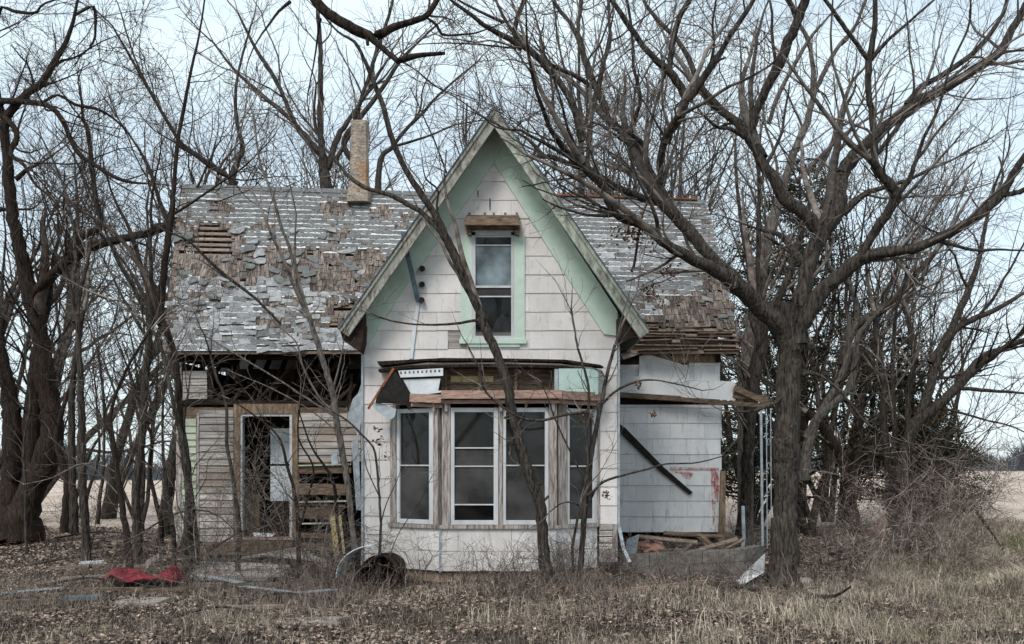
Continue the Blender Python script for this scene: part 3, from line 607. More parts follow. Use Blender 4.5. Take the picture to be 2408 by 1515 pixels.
for (x,y,w_,h) in ((1530,738,30,14),(1700,700,34,14),(1660,720,38,15),(1575,760,46,16),(1668,786,50,16),(1560,812,56,14),(1560,735,40,16),(1610,745,52,22),(1655,755,44,18),(1590,775,60,16),(1580,795,70,18),(1640,728,40,14),(1700,740,26,14),(1500,800,26,10))+tuple((*q, rnd.uniform(22,46), rnd.uniform(12,20)) for q in ((440,560),(412,566),(585,590),(612,600),(598,575),(640,560),(590,630),(615,618),(645,640),(668,612),(690,622),(700,600),(712,640),(735,612),(728,648),(745,630),(655,660),(675,668),(640,672),(720,668),(835,635),(850,645),(822,628),(840,655),(805,672),(760,560),(780,545),(815,595),(480,668),(455,662),(530,660),(545,672),(500,700),(470,716),(520,722),(590,700),(430,700),(890,655),(560,548),(960,640),(690,548))):
    b = MB(); n_ = rnd.choice((7,9,11)); ro_ = rnd.uniform(-.35,.35); pts = []
    for i in range(n_):
        ct, st_ = math.cos(i*6.283/n_), math.sin(i*6.283/n_); kk = 1/max(abs(ct),abs(st_))**.9*rnd.uniform(.66,1.08); px_, py_ = w_/2*ct*kk, h/2*st_*kk; pts.append((x+px_*math.cos(ro_)-py_*math.sin(ro_), y+px_*math.sin(ro_)+py_*math.cos(ro_)))
    def onroof(px, py):                                # where the sight line meets the roof plane
        dr_ = np.array(((px-CX)/FX, 1, -(py-HY)/FX)); o_ = np.array((0,0,EYE)); t_ = np.dot(TL-o_, RN)/np.dot(dr_, RN); return o_+dr_*t_
    lf_ = rnd.uniform(0,.05); b.prism([onroof(*p)+RN*(.03+lf_*math.sin(p[0]*.1)**2) for p in pts], RN*.012); b.build('slipped_shingle', M[rnd.choice(('ashp','ashp','ashpl'))], roof)
b = MB(); r2 = random.Random(31)                      # splintered shakes at the right end
for k in range(46):
    y = r2.uniform(690, 822); x = r2.uniform(1640, 1732)+(y-760)*.12; p = onroof(x, y)+RN*r2.uniform(.0, .05)
    a = r2.uniform(-.5,.5); dn = np.array((math.sin(a), -.5*math.cos(a), -.85*math.cos(a)))*r2.uniform(.14,.26); sdv = np.cross(dn, RN); sdv = sdv/np.linalg.norm(sdv)*r2.uniform(.03,.07)
    b.prism([p-sdv, p+sdv, p+sdv*.9+dn, p-sdv*.6+dn*.85], RN*.008)
b.build('splintered_shake', M['shake'], roof)
b = MB(); b.slab([(1457,997),(1470,1006),(1562,1100),(1629,1158),(1622,1164),(1552,1108),(1457,1016)], DWG-.06, .04); b.build('slanting_board', M['tar'], rw)  # black strip standing in for a downspout or dark void, no board
b = MB(); b.slab([(1696,1108),(1706,1108),(1706,1240),(1702,1290),(1690,1288)], DWG-.1, .09); b.build('corner_board', M['ochre'], house)
# red paint marks sprayed on the right wing: ragged thin coats
m = bpy.data.materials.new('sprayed red paint'); m.use_nodes = True; t = m.node_tree; bs_ = t.nodes['Principled BSDF']; bs_.inputs['Base Color'].default_value = (.50,.06,.05,1); bs_.inputs['Roughness'].default_value = .7
g = t.nodes.new('ShaderNodeNewGeometry'); mpp = t.nodes.new('ShaderNodeMapping'); mpp.inputs['Scale'].default_value = (1,1,.4); x = t.nodes.new('ShaderNodeTexNoise'); x.inputs['Scale'].default_value = 16; x.inputs['Detail'].default_value = 9; x.inputs['Roughness'].default_value = .8
r = t.nodes.new('ShaderNodeMapRange'); r.inputs['From Min'].default_value = .42; r.inputs['From Max'].default_value = .80
t.links.new(g.outputs['Position'], mpp.inputs['Vector']); t.links.new(mpp.outputs[0], x.inputs['Vector']); t.links.new(x.outputs['Fac'], r.inputs[0]); t.links.new(r.outputs[0], bs_.inputs['Alpha'])
b = MB()
for pts in ([(1577,1098),(1690,1101),(1690,1106),(1577,1106)], [(1585,1108),(1622,1110),(1620,1114),(1590,1113)], [(1671,1100),(1684,1101),(1692,1130),(1678,1136),(1672,1130)], [(1672,1130),(1692,1133),(1688,1180),(1680,1170),(1674,1186)], [(1674,1180),(1684,1180),(1681,1215),(1677,1240)], [(1600,1112),(1632,1112),(1622,1128),(1608,1124)]):
    b.slab(pts, DWG-.0205, .001)
b.build('paint_mark', m, rw)
# ------------------------------------------------------------------ things standing and lying round the house
def tagged(mb, name, mat_, label, cat, group=None, bevel=0):
    """one-mesh thing with its origin at its own centre"""
    v = np.array(mb.v); c = np.array(((v[:,0].min()+v[:,0].max())/2, (v[:,1].min()+v[:,1].max())/2, v[:,2].min())); mb.v = [tuple(q) for q in (v-c)]
    o = mb.build(name, mat_, None, bevel); o.location = c; return prop(o, label, cat, group)
b = MB(); b.rect(568,1163,610,1252,DWG+.35,.02); tagged(b, 'ochre_board', M['ochre'], 'ochre coloured board leaning just inside the open doorway', 'board')
b = MB(); b.prism([W(594,1254,DWG+.05), W(648,1256,DWG+.02), W(640,1263,DWG-.1), W(598,1262,DWG-.1)], (0,0,.012)); tagged(b, 'paper_scrap', M['frame'], 'crumpled pale paper lying on the rotten threshold', 'paper')
b = MB(); b.slab([(775,1214),(802,1211),(812,1302),(786,1308)], DWG-.35, .03); tagged(b, 'yellow_board', M['yellow'], 'stained yellow board propped beside the door under missing clapboards', 'board')
# porch deck
b = MB(); r2 = random.Random(21)
for k in range(9):
    x0 = 460+r2.uniform(-10,10); x1 = 672+r2.uniform(-20,26)-k*4; d = 15.2-k*.19
    za = .14-.008*k; b.beam((gx(x0,d), d, za+r2.uniform(-.01,.01)), (gx(x1,d), d+r2.uniform(-.04,.04), za+r2.uniform(-.015,.015)), .175, .03)
for k in range(7): b.beam((gx(540+k*14,15.4), 15.4-k*.05, .17+.02*k), (gx(700,15.4)+.1*k, 15.7-k*.16, .34-.02*k), .1, .025)
b.beam((gx(452,13.5),13.55,.0), (gx(650,13.5),13.55,.0), .06, .10)
tagged(b, 'porch_deck', M['clap'], 'collapsed plank porch deck in front of the open doorway', 'porch deck')
def strip(pts, wd, th=.012, tilt=0):
    b = MB()
    for p, q in zip(pts[:-1], pts[1:]): b.beam(p, q, wd, th)
    return b
G = lambda x, y, h=0: (lambda d: np.array((gx(x,d), d, h)))(FX*(EYE-h)/(y-HY))      # a point on the ground under pixel x, y
tagged(strip([G(464,1352,.2), G(520,1360,.19), G(566,1370,.17)], .13), 'metal_strip', M['alu'], 'bent blue grey metal strip lying across the collapsed porch deck', 'metal strip')
tagged(strip([G(566,1378,.12), G(640,1386,.08), G(694,1394,.04), G(790,1386,.05)], .12), 'metal_strip', M['alu'], 'long galvanised strip on the leaves in front of the porch deck', 'metal strip')
tagged(strip([G(0,1396,.05), G(80,1388,.05), G(148,1382,.08)], .14), 'metal_strip', M['alu'], 'pale metal strip lying on leaves beyond the twin trunked tree', 'metal strip')
# red cloth: sagging heap
nx_, ny_ = 30, 10; a = G(214,1392,0); c_ = G(408,1386,0); vs = []; rr = np.random.RandomState(6)
for j in range(ny_):
    for i in range(nx_):
        u, v = i/(nx_-1), j/(ny_-1); x = a[0]+(c_[0]-a[0])*u; y = 13.15+v*.75
        h = .05+.26*math.sin(math.pi*min(max(v*.9+.1,0),1))**.7*(.55+.3*math.sin(u*7+1)+.2*math.sin(u*13+v*4))*min(1, 6*u, 6*(1-u))+rr.uniform(-.012,.012)
        vs.append((x, y+.06*math.sin(u*9), h+.04))
b = MB(); b.add(vs, [(j*nx_+i, j*nx_+i+1, (j+1)*nx_+i+1, (j+1)*nx_+i) for j in range(ny_-1) for i in range(nx_-1)])
o = tagged(b, 'red_cloth', M['red'], 'faded red cloth slumped over rubble among the saplings', 'cloth'); o.modifiers.new('thick', 'SOLIDIFY').thickness = .02
for p in o.data.polygons: p.use_smooth = True
# slabs, planks and scraps on the ground
r2 = random.Random(44)
def flat(x, y, wx, wy, h, name, mt, label, cat, group=None, rot=0, jag=.15, lift=.03):
    p = G(x, y, 0); n_ = 9; q = []
    for i in range(n_):
        t_ = i*2*math.pi/n_; c1, s1 = math.cos(t_), math.sin(t_); k = 1/max(abs(c1), abs(s1))*r2.uniform(1-jag, 1)
        dx, dy = wx/2*c1*k, wy/2*s1*k; q.append((p[0]+dx*math.cos(rot)-dy*math.sin(rot), p[1]+dx*math.sin(rot)+dy*math.cos(rot), lift+dx*.02))
    b = MB(); b.prism(q, (0,0,h)); return tagged(b, name, mt, label, cat, group)
flat(330,1428,.62,.55,.05,'paving_slab', M['concrete'], 'flat grey slab in the leaves below the red cloth', 'slab')
flat(700,1462,1.0,.5,.03,'paving_slab', M['concrete'], 'broad worn slab half buried in leaf litter before the porch', 'slab', jag=.4, lift=-.015)
flat(600,1436,.8,.16,.03,'paving_slab', M['slat'], 'narrow wooden slab lying in the leaves before the porch', 'slab')
flat(190,1415,.5,.25,.04,'roofing_scrap', M['bluemetal'], 'dark roofing scrap lying near the pale metal strip', 'roofing scrap')
names = [(225,1372,.9,.18,.3,'slat'),(300,1365,.7,.12,-.2,'slat'),(120,1405,1.0,.1,.1,'wood'),(260,1408,.9,.12,-.1,'wood'),(60,1430,.8,.07,.2,'wood'),(370,1402,.8,.14,.05,'wood'),(500,1396,1.1,.1,.04,'wood'),(180,1352,.8,.1,.5,'slat'),(330,1350,.5,.3,.2,'slat'),(430,1345,.6,.14,-.3,'slat')]
for (x,y,l_,w_,ro,mt) in names:
    flat(x, y, l_, w_, .03, 'fallen_plank', M[mt], 'weathered plank in the heap of boards around the red cloth', 'plank', 'fallen planks round the red cloth', ro, .08, r2.uniform(.02,.16))
flat(215,1348,.35,.2,.03,'white_scrap', M['whitemetal'], 'small whitish scrap in the board heap behind the red cloth', 'scrap', rot=.3, lift=.15)
b = MB(); b.slab([(325,1348),(345,1318),(372,1302),(376,1312),(352,1330),(338,1352)], 14.9, .05); tagged(b, 'splintered_board', M['woodv'], 'splintered pale board sticking up behind the red cloth', 'board')
# drum with a bent white sheet beside it
dc = W(892, 1362, 13.5); b = MB(); n_ = 28; ax = np.array((.06, 1, -.03)); ax /= np.linalg.norm(ax); s1 = np.cross(ax, (0,0,1)); s1 /= np.linalg.norm(s1); s2 = np.cross(s1, ax)
dc[2] = .17; rad = .25
for (ra, rb, y0, y1) in ((rad, rad, -.02, .75), (rad+.012, rad+.012, -.03, .01), (rad+.01, rad+.01, .24, .27), (rad+.01, rad+.01, .5, .53)):
    vs = []
    for yy, r_ in ((y0, ra), (y1, ra), (y1, ra-.012), (y0, ra-.012)):
        for i in range(n_): vs.append(dc+ax*yy+s1*r_*math.cos(i*2*math.pi/n_)+s2*r_*math.sin(i*2*math.pi/n_))
    b.add(vs, [(k*n_+i, k*n_+(i+1)%n_, ((k+1)%4)*n_+(i+1)%n_, ((k+1)%4)*n_+i) for k in range(4) for i in range(n_)])
b.add([dc+ax*.74+s1*(rad-.01)*math.cos(i*2*math.pi/n_)+s2*(rad-.01)*math.sin(i*2*math.pi/n_) for i in range(n_)], [tuple(range(n_))])
tagged(b, 'steel_drum', M['rustdark'], 'rusty black steel drum lying open in the brush before the house', 'drum')
b = MB(); vs = []
for i in range(12):
    t_ = R(95+i*8.2); 
    for yy, r_ in ((-.25, .37), (.35, .37)): vs.append(dc+np.array((-.02,0,0))+ax*yy+s1*r_*1.4*math.cos(t_)+s2*r_*1.1*math.sin(t_)-np.array((0,0,0)))
b.add(vs, [(2*i, 2*i+1, 2*i+3, 2*i+2) for i in range(11)]); o = tagged(b, 'curved_sheet', M['whitemetal'], 'curved white metal sheet leaning against the black steel drum', 'metal sheet'); o.modifiers.new('thick', 'SOLIDIFY').thickness = .012
# cinder block planter wall
b = MB(); r2 = random.Random(3)
p0, p1, p2 = np.array((gx(1466,15.6),15.6,0)), np.array((gx(1750,15.2),15.2,0)), np.array((gx(1800,16.1),16.1,0))
def blocks(a, c, zt0, zt1, ph):
    v = c-a; Ln = np.linalg.norm(v); u = v/Ln; nn = np.array((u[1], -u[0], 0)); s = 0; k = 0
    for row in range(3):
        s = -.2*(row % 2)-ph
        while s < Ln:
            s0, s1_ = max(s, 0), min(s+.4, Ln); s += .408
            if s1_-s0 < .06: continue
            z_t = lambda q: zt0+(zt1-zt0)*q/Ln-row*.2
            A0, B0 = a+u*s0, a+u*s1_; th = .19
            bot0, bot1 = z_t(s0)-.194, z_t(s1_)-.194; ins = r2.uniform(0,.008)
            def boxq(u0, u1, n0, n1):
                q = [a+u*u0-nn*0+(-nn)*n0, a+u*u1+(-nn)*n0, a+u*u1+(-nn)*n1, a+u*u0+(-nn)*n1]
                b.hexa([q_+np.array((0,0,z_t(u_)-.194)) for q_, u_ in zip(q, (u0,u1,u1,u0))]+[q_+np.array((0,0,z_t(u_))) for q_, u_ in zip(q, (u0,u1,u1,u0))])
            if row == 0:                               # hollow cores show from above
                boxq(s0, s1_, ins, .035); boxq(s0, s1_, th-.035, th)
                for c0 in (s0, (s0+s1_)/2-.016, s1_-.034): boxq(c0+.001, c0+.033, .036, th-.036)
            else: boxq(s0, s1_, ins, th)
blocks(p0, p1, gz(1306,15.6), gz(1291,15.2), 0); blocks(p1+np.array((.004,0,0)), p2, gz(1291,15.2), gz(1282,16.1), .1)
tagged(b, 'block_planter', M['block'], 'low hollow cinder block wall below the right wing', 'block wall', bevel=.004)
b = MB(); b.prism([G(1731,1366,.0), G(1746,1376,.0), W(1793,1348,14.9), W(1796,1304,15.0)], (.03,.03,.01)); tagged(b, 'white_slab', M['siding2'], 'white sheet of siding leaning on the end of the block wall', 'siding sheet')
b = MB(); b.beam(G(1488,1386,.05), G(1600,1374,.07), .1, .04); b.beam(G(1600,1374,.07), G(1735,1358,.10), .09, .04); tagged(b, 'rotten_plank', M['redwood'], 'long rotten plank lying along the foot of the block wall', 'plank')
b = MB(); b.slab([(1474,1268),(1503,1256),(1496,1306),(1467,1306)], 16.0, .006); tagged(b, 'sheet_scrap', M['alu'], 'grey metal sheet standing behind the block wall by the corner', 'metal sheet')
def lump(x, y, d, rx, ry, rz, name, mt, label, cat, seed=1):
    rr = np.random.RandomState(seed); b = MB(); n1, n2 = 16, 9; c0 = W(x, y, d); vs = []
    for j in range(n2):
        th = math.pi*(j+.5)/n2
        for i in range(n1):
            k = rr.uniform(.72, 1.12); vs.append(c0+np.array((rx*math.sin(th)*math.cos(i*6.2832/n1)*k, ry*math.sin(th)*math.sin(i*6.2832/n1)*k, rz*math.cos(th)*k)))
    b.add(vs, [(j*n1+i, j*n1+(i+1)%n1, (j+1)*n1+(i+1)%n1, (j+1)*n1+i) for j in range(n2-1) for i in range(n1)]+[tuple(range(n1)), tuple(range(n1*n2-1, n1*(n2-1)-1, -1))])
    return tagged(b, name, mt, label, cat)
lump(1528, 1290, 16.3, .26, .22, .14, 'insulation_lump', M['insul'], 'torn pink insulation spilling out behind the block wall', 'insulation')
lump(1580, 1310, 16.5, .75, .45, .14, 'soil_mound', M['wood'], 'dark rubbish and soil heaped inside the block wall', 'rubble', 4)
lump(1690, 1312, 16.4, .55, .4, .13, 'soil_mound', M['wood'], 'dark rubbish heap where the block wall turns back', 'rubble', 5)
pl = [(1500,1262,1640,1276,16.2,'slat'),(1560,1254,1700,1262,16.6,'wood'),(1620,1300,1735,1268,16.1,'slat'),(1600,1308,1625,1280,15.9,'slat'),(1650,1262,1690,1296,16.2,'wood'),(1705,1290,1750,1268,16.0,'slat'),(1540,1268,1570,1300,16.4,'wood'),(1636,1256,1664,1282,16.7,'slat')]
for (x0,y0,x1,y1,d,mt) in pl:
    b = MB(); b.beam(W(x0,y0,d), W(x1,y1,d-.15), .09, .025, (.1,-.6,1)); tagged(b, 'broken_board', M[mt], 'broken board in the tangle behind the cinder block wall', 'board', 'broken boards behind the block wall')
b = MB(); b.beam(W(1789,962,16.0), W(1793,1284,16.0), .035, .035, (0,1,0)); tagged(b, 'porch_post', M['alu'], 'slim grey metal porch post between block wall and big trunk', 'post')
# scrolled iron post
b = MB()
for x in (1802, 1812): b.beam(W(x,960,15.75), W(x+2,1290,15.75), .012, .012, (0,1,0))
for k in range(0, 11, 2):
    c0 = W(1807, 985+k*28, 15.75); vs = [c0+np.array((.026*math.cos(i*.5236)*(1-i*.05), 0, .075*math.sin(i*.5236)*(1-i*.05))) for i in range(12)]
    for i in range(11): b.beam(vs[i], vs[i+1], .007, .007, (0,1,0))
tagged(b, 'scroll_post', M['alu'], 'white wrought iron scroll post close behind the big trunk', 'post')
b = MB(); b.beam(W(1747,1190,16.3), W(1749,1270,16.3), .05, .04, (0,1,0)); b.beam(W(1749,1268,16.3), W(1744,1300,16.3), .05, .04, (0,1,0)); tagged(b, 'pipe_stub', M['alu'], 'short pale pipe standing behind the block wall', 'pipe')
# ------------------------------------------------------------------ bare trees
D_ = .9632
CROP = {'c1':(0,0,1.894),'c2':(800,0,1.894),'c3':(1650,0,1.894),'c4':(0,773,1.894),'c5':(800,773,1.894),'c6':(1650,773,1.894),
        'z1':(1250,0,4.329),'z2':(1250,300,2.48),'z3':(1750,0,1.84),'z4':(1650,400,1.6235),'z5':(700,0,2.17),'z6':(1300,850,1.4475),'d':(0,0,D_)}
def topx(c, x, y):
    a, b_, s = CROP[c]
    return ((a+x/s)*D_, (b_+y/s)*D_) if c != 'd' else (x, y)
def pw(c, w_): return w_/CROP[c][2]*D_ if c != 'd' else w_
def resample(P_, R_, n):
    """Catmull-Rom through the points, n samples evenly along it"""
    P_ = np.asarray(P_, float); R_ = np.asarray(R_, float)
    Q = np.vstack([2*P_[0]-P_[1], P_, 2*P_[-1]-P_[-2]]); s = np.r_[0, np.cumsum(np.linalg.norm(np.diff(P_, axis=0), axis=1))]
    t = np.linspace(0, s[-1], n); k = np.clip(np.searchsorted(s, t, 'right')-1, 0, len(P_)-2); f = ((t-s[k])/(s[k+1]-s[k]))[:, None]
    a, b_, c, d = Q[k], Q[k+1], Q[k+2], Q[k+3]
    return .5*((2*b_)+(-a+c)*f+(2*a-5*b_+4*c-d)*f**2+(-a+3*b_-3*c+d)*f**3), np.interp(t, s, R_)
def norm(v): return v/np.maximum(np.linalg.norm(v, axis=-1, keepdims=True), 1e-9)
def grow(rs, P_, R_, per_m, len_rng, n, ang=(25, 65), rfac=.55, rcap=.05, rmin=.0022, wander=.16, up=.03, t0=.1, plen=None, kink=.0, bias=None):
    """children of all branches P_ (nb,m,3) at once"""
    seg = np.linalg.norm(np.diff(P_, axis=1), axis=2); Ln = seg.sum(1)
    cnt = rs.poisson(np.maximum(Ln*(1-t0)*per_m, .01)); idx = np.repeat(np.arange(len(P_)), cnt); m = len(idx)
    if m == 0: return np.zeros((0, n, 3)), np.zeros((0, n))
    t = t0+(1-t0)*rs.rand(m)**.85; s = t*(P_.shape[1]-1); k = np.minimum(s.astype(int), P_.shape[1]-2); f = (s-k)[:, None]
    o = P_[idx, k]*(1-f)+P_[idx, k+1]*f; tg = norm(P_[idx, k+1]-P_[idx, k]); rp = R_[idx, k]*(1-f[:, 0])+R_[idx, k+1]*f[:, 0]
    a = np.radians(rs.uniform(ang[0], ang[1], m))[:, None]; rv = rs.normal(size=(m, 3)); pd = norm(rv-tg*(rv*tg).sum(1)[:, None])
    d = norm(tg*np.cos(a)+pd*np.sin(a))
    if bias is not None: d = norm(d+np.array(bias))
    ln = rs.uniform(len_rng[0], len_rng[1], m)*(1-.45*t)
    if plen: ln = np.minimum(ln, Ln[idx]*plen)
    r0 = np.clip(rp*rfac*rs.uniform(.6, 1, m), rmin, rcap)
    pts = [o]; st = (ln/(n-1))[:, None]
    for i in range(n-1):
        d = norm(d+rs.normal(size=(m, 3))*wander+np.array((0, 0, up))); o = o+d*st; pts.append(o)
    pts = np.stack(pts, 1); rr = r0[:, None]*np.linspace(1, .4, n)[None]
    return pts, np.maximum(rr, rmin*.6)
def tubes(P_, R_, k):
    nb, n, _ = P_.shape
    T = np.empty_like(P_); T[:, 1:-1] = P_[:, 2:]-P_[:, :-2]; T[:, 0] = P_[:, 1]-P_[:, 0]; T[:, -1] = P_[:, -1]-P_[:, -2]; T = norm(T)
    ref = np.where(np.abs(T[:, :1, 0:1]) > .9, np.array([[[0, 1., 0]]]), np.array([[[1., 0, 0]]])); ref = np.broadcast_to(ref, T.shape)
    U = norm(np.cross(T, ref)); V_ = np.cross(T, U); a = np.arange(k)*2*np.pi/k
    ring = U[:, :, None]*np.cos(a)[None, None, :, None]+V_[:, :, None]*np.sin(a)[None, None, :, None]
    V3 = (P_[:, :, None]+ring*R_[:, :, None, None]).reshape(-1, 3)
    b_ = np.arange(nb)[:, None, None]*n*k; i = np.arange(n-1)[None, :, None]*k; j = np.arange(k)[None, None]; j2 = (j+1) % k
    F = np.stack([b_+i+j, b_+i+j2, b_+i+k+j2, b_+i+k+j], -1).reshape(-1, 4)
    return V3, F
class Acc:
    def __init__(s): s.V = []; s.F = []; s.n = 0
    def add(s, P_, R_, k):
        if len(P_) == 0: return
        V, F = tubes(P_, R_, k); s.V.append(V); s.F.append(F+s.n); s.n += len(V)
    def raw(s, V, F): s.V.append(V); s.F.append(F+s.n); s.n += len(V)
    def mesh(s, name, smooth=False): return mesh_arrays(name, np.concatenate(s.V), np.concatenate(s.F), smooth)
def quads(rs, P_, size, flat=False):
    """small folded leaves at the points P_"""
    m = len(P_); u = norm(rs.normal(size=(m, 3))); r_ = rs.normal(size=(m, 3))
    if flat: u[:, 2] *= .25; u = norm(u); r_[:, 2] *= .3
    v = norm(r_-u*(r_*u).sum(1)[:, None]); nn = np.cross(u, v); s = (size*rs.uniform(.6, 1.4, m))[:, None]
    V = np.stack([P_-u*s, P_-v*s*.5+nn*s*.25, P_+u*s, P_+v*s*.5+nn*s*.25], 1).reshape(-1, 3)
    return V, np.arange(4*m).reshape(-1, 4)
TREES = []
class Tree:
    """a tree whose limbs follow those of the photographed tree, each at its own depth"""
    def __init__(s, name, label, d, seed, bark='bark', twig='twig', group=None, cat='tree', base=None):
        s.name, s.label, s.d, s.rs, s.bark, s.twig, s.group, s.cat = name, label, d, np.random.RandomState(seed), bark, twig, group, cat
        s.px = []; s.limbs = []; s.cuts = []; s.base = base; s.leaves = []
    def limb(s, c, pts, dd=None, free=False, cut=False):
        q = [topx(c, p[0], p[1]) for p in pts]; rw = [pw(c, p[2]) for p in pts]; d0 = s.d
        if s.limbs and not free:
            best = min(s.px, key=lambda a: (a[0]-q[0][0])**2+(a[1]-q[0][1])**2); d0 = best[2]
            be = min(s.px, key=lambda a: (a[0]-q[-1][0])**2+(a[1]-q[-1][1])**2)
        L_ = sum(math.dist(q[i], q[i+1]) for i in range(len(q)-1))
        if dd is None: dd = s.rs.uniform(-1, 1)*min(L_/FX*s.d*.35, 1.6) if s.limbs else 0
        n = len(q); P_ = []; R_ = []
        for i, ((x, y), wd) in enumerate(zip(q, rw)):
            d = d0+dd*(i/(n-1)); P_.append(W(x, y, d)); R_.append(wd*.46/FX*d)
        N_ = max(12, min(60, int(L_/14))); P2, R2 = resample(P_, R_, N_)
        jt = s.rs.normal(size=P2.shape)*R2[:, None]*.09; P2 = P2+jt; R2 = R2*(1+.05*np.interp(np.arange(N_), np.arange(0, N_+4, 4), s.rs.normal(size=len(np.arange(0, N_+4, 4)))))
        s.limbs.append((P2, R2)); s.cuts.append(cut or R2[-1]*FX/P2[-1][1] > 24)
        for p, r in zip(P2, R2): x, y = proj(p); s.px.append((x, y, p[1]))
        return s
    def finish(s, l1=2.2, len1=(.7, 2.0), l2=5, len2=(.35, 1.0), l3=6, len3=(.15, .5), t0=.15, up=.05, rmin=.0024, twigs=True, rcap=.03, skipfirst=True, wander=.16):
        rs = s.rs; tk = Acc()
        for P_, R_ in s.limbs:
            k = 12 if R_.max() > .12 else 8 if R_.max() > .04 else 6
            n = len(P_)
            V, F = tubes(P_[None], R_[None], k)
            if R_.max() > .06:                         # furrows and knots: push the rings in and out
                a = rs.normal(size=len(V)//k)
                V = V.reshape(n, k, 3); c = P_[:, None]; ph_ = np.cumsum(rs.normal(size=(n, 1))*.25, 0); f = 1+rs.normal(size=(n, k))*.014+np.sin(np.arange(k)*2.1+ph_)*.05+np.sin(np.arange(k)*3.3-ph_*1.7)*.03; V = (c+(V-c)*f[..., None]).reshape(-1, 3)
            tk.raw(V, F)
        base = s.limbs[0][0][0] if s.base is None else np.array(s.base)
        root = thing(s.name, s.label, s.cat, (float(base[0]), float(base[1]), float(base[2])), s.group)
        o = link('trunk', tk.mesh('trunk', True), M[s.bark], root)
        if twigs:
            n = 16; PP = []; RR = []
            for i, (P_, R_) in enumerate(s.limbs):
                if skipfirst and i == 0 and R_.max() > .1: continue
                a, b_ = resample(P_, R_, n); PP.append(a); RR.append(b_)
            cr_ = Acc()
            if PP:
                PP, RR = np.array(PP), np.array(RR)
                ce = []; cr2 = []                        # every limb that was not broken off runs on into thinner wood
                for (P_, R_), ct in zip(s.limbs, s.cuts):
                    if ct: continue
                    for q in range(2 if R_[-1] > .012 else 1):
                        dd_ = norm(P_[-1]-P_[-3]); o_ = P_[-1].copy(); ln_ = min(max(R_[-1]*70, .4), 2.4)*rs.uniform(.7, 1.2); pl = [o_]
                        dd_ = norm(dd_+rs.normal(size=3)*(.12+.2*q))
                        for kk in range(n-1): dd_ = norm(dd_+rs.normal(size=3)*.09+np.array((0,0,.02))); o_ = o_+dd_*ln_/(n-1); pl.append(o_)
                        ce.append(pl); cr2.append(R_[-1]*(.97 if q == 0 else .6)*np.linspace(1, .15, n))
                if ce:
                    ce, cr2 = np.array(ce), np.maximum(np.array(cr2), rmin*.6); tk2 = Acc(); cr_.add(ce, cr2, 6); PP = np.concatenate([PP, ce]); RR = np.concatenate([RR, cr2])
                ends = PP[:, -1]
                A1, B1 = grow(rs, PP, RR, l1, len1, 8, (25, 60), .5, rcap, rmin*1.8, wander, up, t0)
                A2, B2 = grow(rs, A1, B1, l2, len2, 6, (25, 60), .6, .012, rmin*1.3, wander*1.1, up, .12, plen=.7)
                A3, B3 = grow(rs, A2, B2, l3, len3, 5, (25, 65), .65, .006, rmin, wander*1.1, up, .1, plen=.8)
                cr_.add(A1, B1, 5); cr_.add(A2, B2, 3); cr_.add(A3, B3, 3)
            if cr_.n: link('crown', cr_.mesh('crown'), M[s.twig], root)
        if s.leaves:
            V, F = quads(rs, np.array(s.leaves), .028); a = Acc(); a.raw(V, F); link('leaves', a.mesh('leaves'), M['leafd'], root)
        return root
    def clump(s, x, y, d, r, n):
        c = W(x, y, d); s.leaves += list(c+s.rs.normal(size=(n, 3))*np.array((r, r, r*.8)))
        return s
# ---- the big tree on the right
T = Tree('spreading_tree', 'massive bare tree with a furrowed trunk whose limbs spread over the right roof', 13.9, 1, 'bark', 'twig')
T.limb('c6', [(495,1290,240),(495,1225,190),(500,1150,150),(507,900,128),(512,700,130),(515,500,125),(520,300,118),(524,150,115),(522,20,125),(528,-60,140)], 0)
T.limb('z4', [(455,730,105),(405,640,85),(330,570,78),(270,510,72),(215,455,68),(150,420,56),(80,385,48),(20,352,44),(-60,305,44)], -.9)
T.limb('z2', [(860,665,58),(760,610,50),(680,590,48),(630,555,52),(590,490,62),(570,420,60),(540,370,60),(500,330,70),(450,280,66),(428,240,52)], -.6)
T.limb('z1', [(735,1500,78),(700,1320,75),(640,1120,75),(560,950,72),(480,840,72),(380,740,78),(310,640,80),(210,560,75),(120,480,80),(50,390,80),(20,320,58),(60,180,50),(120,30,50),(150,-120,42)], -.4)
T.limb('z5', [(1250,255,50),(1180,205,34),(1120,175,31),(1040,130,27),(950,60,21),(880,10,17),(840,-30,13)])
T.limb('z5', [(1150,120,20),(1060,80,18),(960,30,14),(890,-10,11)])
T.limb('z5', [(1215,190,18),(1160,110,18),(1120,30,16),(1090,-40,14)])
T.limb('z5', [(1215,258,12),(1000,235,10),(830,230,8),(690,236,6)])
T.limb('z2', [(452,290,40),(460,180,30),(467,80,30),(478,0,28)], .2)
T.limb('z1', [(825,1500,50),(840,1300,42),(862,1150,45),(905,980,52),(950,780,50),(975,660,46),(1005,560,44),(1042,430,44),(1032,300,40),(1025,150,38),(1020,0,38),(1005,-140,32)])
T.limb('z1', [(812,1490,34),(792,1200,32),(792,950,34),(800,860,30),(778,740,28),(792,655,25),(850,570,24),(930,460,25),(990,310,22),(1040,170,22),(1095,-10,18)])
T.limb('z1', [(928,480,25),(950,560,25),(968,650,26),(985,740,26)])
T.limb('z1', [(1052,430,22),(1150,385,19),(1260,290,18),(1400,185,17),(1540,80,15),(1640,-10,12)])
T.limb('z1', [(818,862,20),(920,790,17),(1090,655,14),(1250,520,13),(1390,450,12),(1530,370,11),(1650,270,10),(1750,170,9),(1860,105,8),(2110,65,6)])
T.limb('z2', [(410,260,40),(345,207,30),(280,170,27),(210,130,25),(130,90,21),(50,45,16),(-10,44,13),(-90,30,12)], -.6)
